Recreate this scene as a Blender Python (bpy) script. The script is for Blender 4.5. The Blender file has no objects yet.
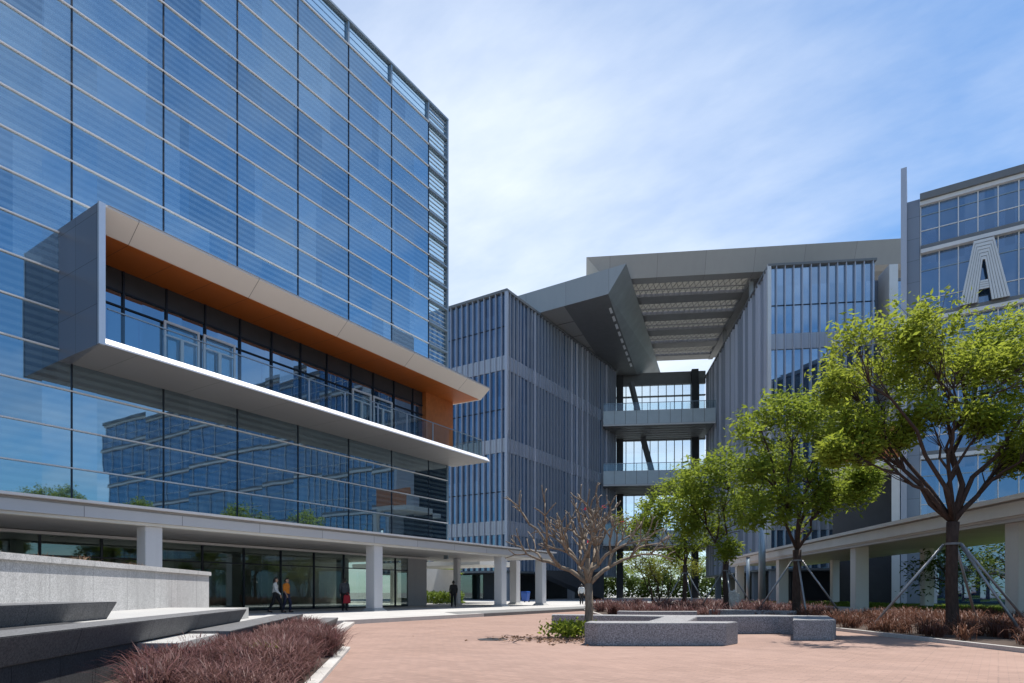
import bpy, bmesh, math, random
import numpy as np
from mathutils import Vector, Matrix, Quaternion
random.seed(7); RNG = np.random.default_rng(11)
SC = bpy.context.scene
COL = SC.collection
TH = math.radians(32.67); CT, ST = math.cos(TH), math.sin(TH)
EYE = 1.15; F = 630.0; CX, HY = 512.0, 592.0

# ---------- survey helpers: bearings measured from the viewpoint turned into site coordinates ----------
def C(xc, d):                       # right / forward of the viewpoint -> site X, Y
    return (xc*CT - d*ST, xc*ST + d*CT)
def at(px, d):                      # bearing and distance -> site X, Y
    return C((px-CX)/F*d, d)
def hz(py, d):                      # height of a bearing at a distance
    return EYE + (HY-py)/F*d
G2R = TH - math.radians(6.5)
G2O = C(28.44, 70.0)
def F2(x, y):                       # grid of the rear campus blocks
    c, s = math.cos(G2R), math.sin(G2R)
    return (G2O[0]+x*c-y*s, G2O[1]+x*s+y*c)

# ---------- materials ----------
class N:
    def __init__(s, name):
        s.m = bpy.data.materials.new(name); s.m.use_nodes = True
        s.t = s.m.node_tree; s.t.nodes.clear()
        s.out = s.t.nodes.new('ShaderNodeOutputMaterial')
    def n(s, typ, **kw):
        nd = s.t.nodes.new(typ)
        for k, v in kw.items():
            if k in nd.inputs.keys(): nd.inputs[k].default_value = v
            else: setattr(nd, k, v)
        return nd
    def l(s, a, b): s.t.links.new(a, b)
    def math(s, op, a, b=None, clamp=False):
        nd = s.t.nodes.new('ShaderNodeMath'); nd.operation = op; nd.use_clamp = clamp
        for i, v in enumerate((a, b)):
            if v is None: continue
            if isinstance(v, (int, float)): nd.inputs[i].default_value = v
            else: s.l(v, nd.inputs[i])
        return nd.outputs[0]
    def mix(s, fac, a, b):
        nd = s.t.nodes.new('ShaderNodeMix'); nd.data_type = 'RGBA'
        for k, v in ((0, fac), (6, a), (7, b)):
            if isinstance(v, (int, float)): nd.inputs[k].default_value = v
            elif isinstance(v, tuple): nd.inputs[k].default_value = (*v, 1) if len(v) == 3 else v
            else: s.l(v, nd.inputs[k])
        return nd.outputs[2]
    def ramp(s, v, p0, p1):
        nd = s.t.nodes.new('ShaderNodeMapRange'); nd.inputs[1].default_value = p0; nd.inputs[2].default_value = p1
        s.l(v, nd.inputs[0]); return nd.outputs[0]
    def coord(s): return s.n('ShaderNodeTexCoord').outputs['Object']
    def noise(s, co, scale, detail=4, rough=.55):
        nd = s.n('ShaderNodeTexNoise'); nd.inputs['Scale'].default_value = scale
        nd.inputs['Detail'].default_value = detail; nd.inputs['Roughness'].default_value = rough
        s.l(co, nd.inputs['Vector']); return nd.outputs[0]
    def scaled(s, co, v):
        nd = s.n('ShaderNodeMapping'); nd.inputs['Scale'].default_value = v; s.l(co, nd.inputs['Vector']); return nd.outputs[0]
    def principled(s, color, rough=.6, metal=0., spec=.5, bump=None, bstr=.2, bdist=.02):
        p = s.n('ShaderNodeBsdfPrincipled')
        if isinstance(color, tuple): p.inputs['Base Color'].default_value = (*color, 1)
        else: s.l(color, p.inputs['Base Color'])
        if isinstance(rough, (int, float)): p.inputs['Roughness'].default_value = rough
        else: s.l(rough, p.inputs['Roughness'])
        p.inputs['Metallic'].default_value = metal; p.inputs['Specular IOR Level'].default_value = spec
        if bump is not None:
            b = s.n('ShaderNodeBump'); b.inputs['Strength'].default_value = bstr; b.inputs['Distance'].default_value = bdist
            s.l(bump, b.inputs['Height']); s.l(b.outputs[0], p.inputs['Normal'])
        return p.outputs[0]
    def done(s, sh): s.l(sh, s.out.inputs[0]); return s.m

def painted(name, col, rough=.45, metal=0., var=.12, scale=1.2, spec=.5, streak=False):
    m = N(name); co = m.coord()
    v = m.noise(m.scaled(co, (1, 1, .12)) if streak else co, scale, 5)
    v2 = m.noise(co, scale*14, 3)
    f = m.math('ADD', m.math('MULTIPLY', v, .7), m.math('MULTIPLY', v2, .3))
    f = m.ramp(f, .3, .7)
    a = tuple(c*(1-var) for c in col); b = tuple(min(1, c*(1+var)) for c in col)
    r = m.math('ADD', m.math('MULTIPLY', v2, .15), rough-.07)
    return m.done(m.principled(m.mix(f, a, b), r, metal, spec))

def granite(name, col, speck=.35, scale=60, var=.2, joint=0.):
    m = N(name); co = m.coord()
    v = m.noise(co, scale, 2, .7); big = m.noise(m.scaled(co, (1, 1, .35)), .9, 6, .65); mid = m.noise(co, 7, 5, .6)
    sp = m.ramp(v, .36, .64)
    lo = tuple(c*(1-speck) for c in col); hi = tuple(min(1, c*(1+speck)) for c in col)
    base = m.mix(sp, lo, hi)
    st = m.ramp(m.math('ADD', m.math('MULTIPLY', big, .65), m.math('MULTIPLY', mid, .35)), .36, .62)
    dk = m.mix(.5, base, tuple(c*(1-2*var) for c in col))
    fin_c = m.mix(st, dk, base)
    if joint:
        sep = m.n('ShaderNodeSeparateXYZ'); m.l(co, sep.inputs[0])
        a = m.math('DIVIDE', m.math('ADD', sep.outputs[1], 37.3), joint)
        wn = m.n('ShaderNodeTexWhiteNoise'); wn.noise_dimensions = '1D'; m.l(m.math('FLOOR', a), wn.inputs['W'])
        fin_c = m.mix(m.math('MULTIPLY', wn.outputs[0], .32), fin_c, tuple(c*.6 for c in col))
        fin_c = m.mix(m.math('LESS_THAN', m.math('FRACT', a), .008/joint), fin_c, tuple(c*.25 for c in col))
        sk = m.ramp(m.noise(m.scaled(co, (2.2, 2.2, .10)), 2.2, 5, .6), .52, .72)
        fin_c = m.mix(m.math('MULTIPLY', sk, .38), fin_c, tuple(c*.45 for c in col))
    return m.done(m.principled(fin_c, .75, 0, .35, bump=v, bstr=.25, bdist=.01))

def facade_glass(name, row, cell, dark, light, refl, base_f=.3, stripes=6, state=.45, z0=0., axis=1, low=0.):
    """coated curtain-wall glass over blinds: stripes of blind slats, some lowered, some open"""
    m = N(name); co = m.coord()
    sep = m.n('ShaderNodeSeparateXYZ'); m.l(co, sep.inputs[0])
    h = sep.outputs[axis]; z = m.math('SUBTRACT', sep.outputs[2], z0)
    st = m.math('FRACT', m.math('MULTIPLY', z, stripes/row))
    st = m.ramp(st, .42, .56)
    row3 = m.math('FLOOR', m.math('DIVIDE', z, row*3))
    rowi = m.math('FLOOR', m.math('DIVIDE', z, row))
    cm = m.n('ShaderNodeCombineXYZ')
    m.l(m.math('FLOOR', m.math('ADD', m.math('DIVIDE', h, cell), m.math('MULTIPLY', row3, .37))), cm.inputs[0]); m.l(row3, cm.inputs[1])
    w = m.n('ShaderNodeTexWhiteNoise'); m.l(cm.outputs[0], w.inputs['Vector'])
    cm2 = m.n('ShaderNodeCombineXYZ'); m.l(m.math('FLOOR', m.math('DIVIDE', h, cell*.5)), cm2.inputs[0]); m.l(rowi, cm2.inputs[1])
    w2 = m.n('ShaderNodeTexWhiteNoise'); m.l(cm2.outputs[0], w2.inputs['Vector'])
    opened = m.math('GREATER_THAN', w.outputs[0], 1-state)
    mid = tuple(a*.35+b*.65 for a, b in zip(dark, light))
    closed_c = m.mix(st, mid, light)
    open_c = m.mix(st, dark, tuple(a*.45+b*.55 for a, b in zip(dark, light)))
    c = m.mix(opened, closed_c, open_c)
    c = m.mix(m.math('MULTIPLY', w2.outputs[0], .25), c, dark)
    if low: c = m.mix(m.math('MULTIPLY', m.math('LESS_THAN', z, low), .8), c, m.mix(st, (.004, .012, .022), (.05, .075, .085)))   # lower floors: dark reflection of the wing opposite put into the pane colour
    df = m.n('ShaderNodeBsdfDiffuse'); m.l(c, df.inputs[0])
    # gentle pillowing of the panes warps what they mirror
    bn = m.noise(co, .55, 2); bp = m.n('ShaderNodeBump'); bp.inputs['Strength'].default_value = .014; bp.inputs['Distance'].default_value = .1
    m.l(bn, bp.inputs['Height'])
    # every pane sits at a hair's breadth of its own angle
    va = m.n('ShaderNodeVectorMath'); va.operation = 'SUBTRACT'; m.l(w2.outputs['Color'], va.inputs[0]); va.inputs[1].default_value = (.5, .5, .5)
    vs = m.n('ShaderNodeVectorMath'); vs.operation = 'SCALE'; m.l(va.outputs[0], vs.inputs[0]); vs.inputs['Scale'].default_value = .014
    vb = m.n('ShaderNodeVectorMath'); vb.operation = 'ADD'; m.l(vs.outputs[0], vb.inputs[0]); m.l(bp.outputs[0], vb.inputs[1])
    vn = m.n('ShaderNodeVectorMath'); vn.operation = 'NORMALIZE'; m.l(vb.outputs[0], vn.inputs[0])
    gl = m.n('ShaderNodeBsdfGlossy'); gl.inputs['Roughness'].default_value = .015; m.l(m.mix(w2.outputs[0], tuple(x*.84 for x in refl), tuple(min(1, x*1.06) for x in refl)), gl.inputs[0])
    m.l(vn.outputs[0], gl.inputs['Normal'])
    fr = m.n('ShaderNodeFresnel'); fr.inputs[0].default_value = 1.6
    f = m.math('ADD', base_f, m.math('MULTIPLY', fr.outputs[0], 1-base_f), clamp=True)
    mx = m.n('ShaderNodeMixShader'); m.l(f, mx.inputs[0]); m.l(df.outputs[0], mx.inputs[1]); m.l(gl.outputs[0], mx.inputs[2])
    return m.done(mx.outputs[0])

def clear_glass(name, tint, ior=1.5, extra=.0, refl=(.9, .95, 1)):
    m = N(name)
    tr = m.n('ShaderNodeBsdfTransparent'); tr.inputs[0].default_value = (*tint, 1)
    gl = m.n('ShaderNodeBsdfGlossy'); gl.inputs['Roughness'].default_value = .01; gl.inputs[0].default_value = (*refl, 1)
    lw = m.n('ShaderNodeLayerWeight'); lw.inputs[0].default_value = .5     # facing term, the same on both sides of the sheet
    f0 = ((ior-1)/(ior+1))**2
    f = m.math('ADD', m.math('MULTIPLY', m.math('POWER', lw.outputs['Facing'], 4.), 1-f0), f0+extra, clamp=True)
    mx = m.n('ShaderNodeMixShader'); m.l(f, mx.inputs[0]); m.l(tr.outputs[0], mx.inputs[1]); m.l(gl.outputs[0], mx.inputs[2])
    return m.done(mx.outputs[0])

def leafy(name, c1, c2, c3, trans=.35, rough=.6):
    m = N(name); g = m.n('ShaderNodeNewGeometry'); r = g.outputs['Random Per Island']
    co = m.coord(); big = m.ramp(m.noise(co, .8, 3), .35, .65)
    c = m.mix(r, c1, c2); c = m.mix(m.math('MULTIPLY', big, .55), c, c3)
    p = m.principled(c, rough, 0, .15)
    t = m.n('ShaderNodeBsdfTranslucent'); m.l(m.mix(.5, c, tuple(min(1, x*1.6) for x in c3)), t.inputs[0])
    mx = m.n('ShaderNodeMixShader'); mx.inputs[0].default_value = trans
    m.l(p, mx.inputs[1]); m.l(t.outputs[0], mx.inputs[2])
    return m.done(mx.outputs[0])

def bark(name, col, var=.4, scale=14):
    m = N(name); co = m.coord(); v = m.noise(m.scaled(co, (1, 1, .3)), scale, 6, .65)
    c = m.mix(m.ramp(v, .3, .7), tuple(x*(1-var) for x in col), tuple(x*(1+var) for x in col))
    return m.done(m.principled(c, .85, 0, .2, bump=v, bstr=.6, bdist=.03))

def panelled(name, col, w, h, rough=.35, metal=.6, axis='Y', gap=.012, var=.06):
    """metal sheets with thin open joints"""
    m = N(name); co = m.coord(); sep = m.n('ShaderNodeSeparateXYZ'); m.l(co, sep.inputs[0])
    a = sep.outputs[{'X': 0, 'Y': 1}[axis]]; z = sep.outputs[2]
    ga = m.math('LESS_THAN', m.math('FRACT', m.math('DIVIDE', a, w)), gap/w)
    gz = m.math('LESS_THAN', m.math('FRACT', m.math('DIVIDE', z, h)), gap/h)
    j = m.math('MAXIMUM', ga, gz)
    cb = m.n('ShaderNodeCombineXYZ'); m.l(m.math('FLOOR', m.math('DIVIDE', a, w)), cb.inputs[0]); m.l(m.math('FLOOR', m.math('DIVIDE', z, h)), cb.inputs[1])
    wn = m.n('ShaderNodeTexWhiteNoise'); m.l(cb.outputs[0], wn.inputs['Vector'])
    v = m.noise(m.scaled(co, (1, 1, .2)), 1.5, 5)
    f = m.math('ADD', m.math('MULTIPLY', wn.outputs[0], .5), m.math('MULTIPLY', v, .5))
    c = m.mix(f, tuple(x*(1-var*2) for x in col), tuple(min(1, x*(1+var*2)) for x in col))
    c = m.mix(j, c, tuple(x*.3 for x in col))
    return m.done(m.principled(c, rough, metal, .5))

def paving(name, c1, c2, cm, bw, bh, rot=0., dirt=.35, mortar=.006, rough=.85):
    m = N(name); co = m.coord(); mp = m.n('ShaderNodeMapping'); mp.inputs['Rotation'].default_value = (0, 0, rot); m.l(co, mp.inputs[0])
    b = m.n('ShaderNodeTexBrick'); b.inputs['Scale'].default_value = 1.
    b.inputs['Brick Width'].default_value = bw; b.inputs['Row Height'].default_value = bh; b.inputs['Mortar Size'].default_value = mortar
    b.inputs['Color1'].default_value = (*c1, 1); b.inputs['Color2'].default_value = (*c2, 1); b.inputs['Mortar'].default_value = (*cm, 1)
    m.l(mp.outputs[0], b.inputs['Vector'])
    big = m.ramp(m.noise(co, .22, 6, .65), .38, .62); mid = m.ramp(m.noise(co, 1.7, 5, .6), .35, .65); fine = m.noise(co, 40, 3)
    b2 = m.n('ShaderNodeTexBrick'); b2.inputs['Scale'].default_value = 1.; b2.inputs['Brick Width'].default_value = bw*9; b2.inputs['Row Height'].default_value = bh*7; b2.inputs['Mortar Size'].default_value = .014
    b2.inputs['Color1'].default_value = (1.05, 1.04, 1.03, 1); b2.inputs['Color2'].default_value = (.95, .95, .955, 1); b2.inputs['Mortar'].default_value = (.86, .86, .86, 1); m.l(mp.outputs[0], b2.inputs['Vector'])
    mu = m.n('ShaderNodeMix'); mu.data_type = 'RGBA'; mu.blend_type = 'MULTIPLY'; mu.inputs[0].default_value = 1.; m.l(b.outputs[0], mu.inputs[6]); m.l(b2.outputs[0], mu.inputs[7])
    c = m.mix(m.math('MULTIPLY', big, dirt), mu.outputs[2], tuple(min(1, x*1.35+.03) for x in c1))
    c = m.mix(m.math('MULTIPLY', mid, dirt*.55), c, tuple(x*.62 for x in c2))
    c = m.mix(m.math('MULTIPLY', fine, .25), c, tuple(x*.75 for x in c2))
    return m.done(m.principled(c, rough, 0, .3, bump=m.math('ADD', b.outputs[1], m.math('MULTIPLY', fine, -.4)), bstr=.3, bdist=-.006))

M = {}
M['steel_white'] = painted('white_painted_steel', (.54, .54, .55), .45, 0, .08, 1.5, streak=True)
M['canopy_paint'] = panelled('canopy_sheet', (.50, .50, .51), 3.34, 9., .42, .15, 'Y', .02, .04)
M['canopy_soffit'] = painted('canopy_soffit', (.42, .41, .40), .6, 0, .1, .8)
M['canopy_edge'] = painted('canopy_edge', (.52, .52, .53), .4, 0, .06)
M['canopy_cream'] = painted('canopy_cream', (.60, .59, .55), .5, 0, .08, 1., streak=True)
M['mullion_dark'] = painted('dark_mullion', (.012, .018, .03), .4, .3, .1)
M['bar_light'] = painted('aluminium_bar', (.66, .65, .64), .45, .1, .06)
M['frame_grey'] = painted('grey_frame', (.27, .33, .37), .4, .5, .08)
M['alu'] = painted('aluminium', (.55, .56, .58), .35, .7, .06)
M['steel_pole'] = painted('galvanised', (.30, .31, .32), .4, .6, .12, 6)
M['clad'] = panelled('grey_cladding', (.21, .23, .28), 1.55, 1.6, .38, .45, 'Y', .025)
M['clad_x'] = panelled('grey_cladding_front', (.23, .25, .29), 1.3, 1.65, .4, .4, 'X', .02)
M['clad_side'] = panelled('blue_grey_cladding', (.15, .165, .20), 1.56, 1.6, .35, .5, 'X', .02)
M['beige'] = panelled('beige_cladding', (.64, .59, .53), 5.0, 50., .5, .1, 'Y', .025, .03)
M['white_sill'] = painted('white_sill', (.72, .72, .74), .35, .1, .04)
M['under_grey'] = panelled('grey_soffit_sheet', (.20, .196, .192), 3.34, 60., .55, .1, 'Y', .02, .05)
M['orange'] = panelled('orange_timber', (.44, .12, .016), 1.67, 60., .45, 0, 'Y', .02, .05)
M['orange_wall'] = painted('orange_panel', (.42, .13, .03), .5, 0, .18, 4.)
M['glass_main'] = facade_glass('blue_curtain_glass', 1.456, 3.7, (.010, .034, .085), (.20, .30, .385), (.68, .86, .95), .42, 5, .55, 4.4, low=1.456*6)
M['glass_parapet'] = clear_glass('parapet_glass', (.72, .84, .90), 1.4, .06)
M['glass_rail'] = clear_glass('rail_glass', (.88, .93, .93), 1.45, .02)
M['glass_ground'] = clear_glass('ground_floor_glass', (.66, .72, .67), 1.6, .06, (.8, .9, .92))
M['glass_balc'] = facade_glass('balcony_glazing', 30., 1.67, (.006, .018, .035), (.02, .045, .07), (.62, .75, .88), .4, 1, .3)
M['spandrel'] = painted('dark_spandrel', (.035, .037, .04), .35, 0, .2, 2)
M['glass_block'] = facade_glass('block_glass', 5.04, 2.6, (.006, .022, .06), (.045, .085, .15), (.52, .66, .84), .34, 2, .5)
M['glass_block_x'] = facade_glass('block_glass_front', 5.04, 1.9, (.015, .05, .12), (.10, .17, .26), (.66, .80, .92), .52, 2, .35, axis=0)
M['glass_mid'] = facade_glass('mid_block_glass', 5.04, 1.9, (.006, .02, .055), (.03, .065, .12), (.5, .64, .82), .26, 2, .35, axis=0)
M['glass_a'] = facade_glass('tower_glass', 5.2, 1.17, (.008, .03, .085), (.06, .12, .21), (.52, .68, .88), .26, 1, .3, axis=0)
M['fin'] = painted('fin_metal', (.42, .44, .50), .4, .25, .08, .6, streak=True)
M['fin_dim'] = painted('fin_metal_grey', (.37, .39, .435), .42, .2, .08, .6, streak=True)
M['fin_pale'] = painted('pale_fin_metal', (.60, .61, .67), .45, .1, .08, .6, streak=True)
M['band'] = panelled('band_panel', (.42, .44, .48), .87, 50., .4, .25, 'X', .03)
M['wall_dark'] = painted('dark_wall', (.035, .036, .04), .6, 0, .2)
M['wall_grey'] = painted('grey_render', (.33, .33, .34), .7, 0, .1, .7, streak=True)
M['wall_fin'] = painted('sheet_backing', (.40, .41, .47), .5, .1, .1, .5, streak=True)
M['roof_metal'] = panelled('roof_sheet', (.36, .355, .345), 6., 60., .5, .3, 'X', .03)
M['roof_soffit'] = painted('roof_soffit', (.25, .25, .248), .55, .2, .14, .6)
m_ = N('milky_louvre'); d_ = m_.n('ShaderNodeBsdfDiffuse'); d_.inputs[0].default_value = (.52, .52, .50, 1)
t_ = m_.n('ShaderNodeBsdfTranslucent'); t_.inputs[0].default_value = (.48, .48, .46, 1); x_ = m_.n('ShaderNodeMixShader'); x_.inputs[0].default_value = .5
m_.l(d_.outputs[0], x_.inputs[1]); m_.l(t_.outputs[0], x_.inputs[2]); M['louvre'] = m_.done(x_.outputs[0])
M['slab_edge'] = painted('slab_edge', (.16, .165, .17), .5, .1, .1)
M['spandrel_glass'] = painted('frosted_spandrel', (.55, .62, .64), .25, 0, .08, .8)
M['glass_sky'] = clear_glass('hall_glass', (.86, .92, .95), 1.4, .03)
M['granite_light'] = granite('light_granite', (.50, .495, .485), .30, 38, .24, 1.15)
M['granite_mid'] = granite('grey_granite', (.14, .14, .143), .45, 50, .12, 1.5)
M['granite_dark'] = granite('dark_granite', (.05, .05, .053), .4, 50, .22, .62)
M['granite_bench'] = granite('bench_granite', (.25, .247, .253), .55, 36, .14)
M['stone_top'] = granite('pale_stone', (.40, .395, .38), .15, 60, .1)
M['red_paving'] = paving('red_brick_paving', (.315, .208, .166), (.255, .166, .132), (.20, .145, .12), .22, .11, math.radians(5))
M['pale_paving'] = paving('pale_stone_paving', (.46, .45, .43), (.40, .39, .375), (.22, .22, .21), 1.2, .6, 0, .3)
M['kerb'] = granite('kerb_stone', (.47, .45, .42), .2, 50, .12)
M['dark_kerb'] = granite('dark_kerb_stone', (.17, .17, .168), .3, 50, .15)
M['ground'] = paving('site_ground', (.25, .25, .24), (.22, .22, .21), (.18, .18, .17), 2., 2., 0, .3)
M['soil'] = painted('planting_soil', (.055, .036, .026), .95, 0, .35, 5)
M['grassland'] = painted('lawn_soil', (.05, .085, .02), .95, 0, .4, 4)
M['bark'] = bark('brown_bark', (.060, .040, .032))
M['bark_pale'] = bark('pale_grey_bark', (.20, .16, .12), .4, 20)
M['leaf_a'] = leafy('green_leaf', (.10, .165, .014), (.20, .26, .025), (.29, .325, .045), .5)
M['leaf_b'] = leafy('fresh_leaf', (.085, .15, .015), (.175, .235, .026), (.245, .29, .04), .48)
M['leaf_c'] = leafy('yellow_green_leaf', (.10, .13, .02), (.17, .19, .03), (.21, .22, .04), .42)
M['leaf_d'] = leafy('deep_leaf', (.03, .065, .014), (.06, .105, .02), (.09, .13, .03), .35)
M['purple'] = leafy('purple_blade', (.026, .009, .011), (.125, .045, .045), (.20, .115, .10), .2, .5)
M['rust_grass'] = leafy('rust_blade', (.022, .008, .008), (.14, .048, .034), (.22, .115, .075), .2, .5)
M['dry'] = leafy('dry_stem', (.16, .09, .055), (.26, .16, .10), (.3, .2, .13), .15, .6)
M['lawn'] = leafy('lawn_blade', (.07, .13, .015), (.14, .21, .03), (.2, .26, .04), .35)
M['litter'] = leafy('dry_leaf', (.14, .075, .04), (.24, .15, .09), (.3, .2, .14), .1, .7)
M['pink'] = leafy('pink_bloom', (.45, .03, .05), (.6, .08, .10), (.55, .05, .08), .3)
M['skin'] = painted('skin', (.42, .25, .17), .55, 0, .08)
M['hair'] = painted('black_hair', (.012, .01, .009), .5, 0, .2, 30)
M['cloth_white'] = painted('white_cloth', (.62, .62, .60), .85, 0, .1, 8)
M['cloth_orange'] = painted('orange_cloth', (.62, .20, .02), .85, 0, .1, 8)
M['cloth_black'] = painted('black_cloth', (.012, .012, .014), .85, 0, .2, 8)
M['cloth_navy'] = painted('navy_cloth', (.02, .022, .05), .85, 0, .2, 8)
M['cloth_grey'] = painted('grey_cloth', (.06, .065, .075), .85, 0, .15, 8)
M['red'] = painted('red_fabric', (.45, .02, .03), .7, 0, .1, 5)
M['blue'] = painted('blue_plastic', (.02, .09, .36), .4, 0, .08)
M['rock'] = granite('pale_rock', (.55, .52, .46), .2, 12, .2)
M['letter'] = painted('letter_metal', (.62, .62, .61), .45, .2, .05)
M['letter_gap'] = painted('letter_groove', (.12, .12, .125), .6, .1, .05)
M['white_wall'] = painted('white_wall', (.60, .59, .57), .7, 0, .06)
M['interior'] = painted('lobby_wall', (.42, .43, .41), .7, 0, .2, .5)
M['lobby_floor'] = painted('lobby_floor', (.20, .20, .19), .3, 0, .1, .6)

# ---------- mesh builder ----------
class MB:
    def __init__(s): s.v = []; s.f = []
    def quad(s, a, b, c, d):
        i = len(s.v); s.v += [a, b, c, d]; s.f.append((i, i+1, i+2, i+3)); return s
    def hexa(s, p):                                   # 4 bottom, 4 top, counter-clockwise
        i = len(s.v); s.v += [tuple(q) for q in p]
        for f in ((3, 2, 1, 0), (4, 5, 6, 7), (0, 1, 5, 4), (1, 2, 6, 5), (2, 3, 7, 6), (3, 0, 4, 7)): s.f.append(tuple(i+k for k in f))
        return s
    def box(s, x0, x1, y0, y1, z0, z1, fr=None):
        P = [(x0, y0), (x1, y0), (x1, y1), (x0, y1)]
        if fr: P = [fr(*p) for p in P]
        return s.hexa([(*p, z0) for p in P]+[(*p, z1) for p in P])
    def prism(s, poly, z0, z1, inset=None):           # plan polygon extruded upward; inset polygon for the bottom
        b = inset or poly; n = len(poly); i = len(s.v)
        s.v += [(*p, z0) for p in b]+[(*p, z1) for p in poly]
        s.f.append(tuple(i+k for k in reversed(range(n)))); s.f.append(tuple(i+n+k for k in range(n)))
        for k in range(n): s.f.append((i+k, i+(k+1) % n, i+n+(k+1) % n, i+n+k))
        return s
    def extr(s, prof, y0, y1, fr=None):               # XZ profile swept along Y
        n = len(prof); i = len(s.v)
        for y in (y0, y1):
            for (x, z) in prof:
                p = fr(x, y) if fr else (x, y); s.v.append((*p, z))
        s.f.append(tuple(i+k for k in range(n))); s.f.append(tuple(i+n+k for k in reversed(range(n))))
        for k in range(n): s.f.append((i+k, i+n+k, i+n+(k+1) % n, i+(k+1) % n))
        return s
    def tube(s, pts, rad, sides=8, cap=True):
        pts = [Vector(p) for p in pts]; n = len(pts); i0 = len(s.v); up = None
        for k, p in enumerate(pts):
            d = (pts[min(k+1, n-1)]-pts[max(k-1, 0)]).normalized()
            if up is None: up = d.orthogonal().normalized()
            up = (up-d*up.dot(d)).normalized(); w = d.cross(up)
            r = rad[k] if isinstance(rad, (list, tuple)) else rad
            for a in range(sides):
                t = 2*math.pi*a/sides; s.v.append(tuple(p+up*(r*math.cos(t))+w*(r*math.sin(t))))
        for k in range(n-1):
            for a in range(sides):
                b = (a+1) % sides; s.f.append((i0+k*sides+a, i0+k*sides+b, i0+(k+1)*sides+b, i0+(k+1)*sides+a))
        if cap:
            s.f.append(tuple(i0+a for a in reversed(range(sides)))); s.f.append(tuple(i0+(n-1)*sides+a for a in range(sides)))
        return s
    def build(s, name, mat, parent=None, smooth=False, bevel=0.):
        me = bpy.data.meshes.new(name)
        v = s.v
        if parent is not None:
            w = wmat(parent).inverted(); v = [tuple(w @ Vector(p)) for p in v]
        me.from_pydata(v, [], s.f); me.materials.append(mat)
        bm = bmesh.new(); bm.from_mesh(me); bmesh.ops.recalc_face_normals(bm, faces=bm.faces)
        if bevel:
            bmesh.ops.bevel(bm, geom=[e for e in bm.edges if len(e.link_faces) == 2 and e.calc_face_angle(0) > .5], offset=bevel, segments=2, affect='EDGES', clamp_overlap=True)
        bm.to_mesh(me); bm.free()
        if smooth: me.polygons.foreach_set('use_smooth', [True]*len(me.polygons))
        o = bpy.data.objects.new(name, me); COL.objects.link(o)
        if parent is not None: o.parent = parent
        return o
def wmat(o):
    m = o.matrix_basis.copy()
    while o.parent: o = o.parent; m = o.matrix_basis @ m
    return m
def thing(name, label, cat, loc=(0, 0, 0), rotz=0., group=None):
    o = bpy.data.objects.new(name, None); COL.objects.link(o); o.empty_display_size = .3
    o.location = loc; o.rotation_euler = (0, 0, rotz)
    o.matrix_basis = Matrix.Translation(loc) @ Matrix.Rotation(rotz, 4, 'Z')
    return tag(o, label, cat, group)
def tag(o, label, cat, group=None, kind=None):
    o['label'] = label; o['category'] = cat
    if group: o['group'] = group
    if kind: o['kind'] = kind
    return o
def struct(o): o['kind'] = 'structure'; return o
def stuff(o, label, cat): return tag(o, label, cat, None, 'stuff')
def copy_at(o, off):
    c = o.copy(); COL.objects.link(c); c.parent = o.parent
    c.matrix_basis = Matrix.Translation(off) @ o.matrix_basis; return c
def raw_mesh(name, verts, faces_n, mat, parent=None, smooth=False):
    """verts (n,3) array; faces: array (m,k) of indices"""
    if parent is not None:
        w = np.array(wmat(parent).inverted()); verts = verts @ w[:3, :3].T + w[:3, 3]
    me = bpy.data.meshes.new(name); m, k = faces_n.shape
    me.vertices.add(len(verts)); me.vertices.foreach_set('co', np.ascontiguousarray(verts, dtype=np.float32).ravel())
    me.loops.add(m*k); me.loops.foreach_set('vertex_index', faces_n.astype(np.int32).ravel())
    me.polygons.add(m); me.polygons.foreach_set('loop_start', np.arange(0, m*k, k, dtype=np.int32))
    me.update(calc_edges=True); me.validate()
    me.materials.append(mat)
    if smooth: me.polygons.foreach_set('use_smooth', np.ones(len(me.polygons), dtype=bool))
    o = bpy.data.objects.new(name, me); COL.objects.link(o)
    if parent is not None: o.parent = parent
    return o

# ---------- ground, plaza, paving ----------
struct(MB().quad((-700, -700, -.02), (700, -700, -.02), (700, 700, -.02), (-700, 700, -.02)).build('ground', M['ground']))
pl = [C(-1.0-.18*d, d) for d in (-14, 26)]
plaza = [(-16.94, -40), (40, -40), (40, 62), (-16.94, 62)]
struct(MB().quad(*[(*p, 0.0) for p in plaza]).build('plaza', M['red_paving']))
struct(MB().box(-70, -17.3, -20, 130, -.3, .15).build('pavement', M['pale_paving']))
struct(MB().box(-17.296, -16.95, -20, 24.0, -.3, .154).build('kerb', M['kerb']))
struct(MB().box(-17.296, -16.95, 24.004, 62, -.3, .152).build('dark_kerb', M['dark_kerb']))
struct(MB().quad((-19.6, 24.4, .156), (-17.3, 22.5, .156), (-17.3, 62, .156), (-19.6, 62, .156)).build('dark_strip', M['dark_kerb']))
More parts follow.
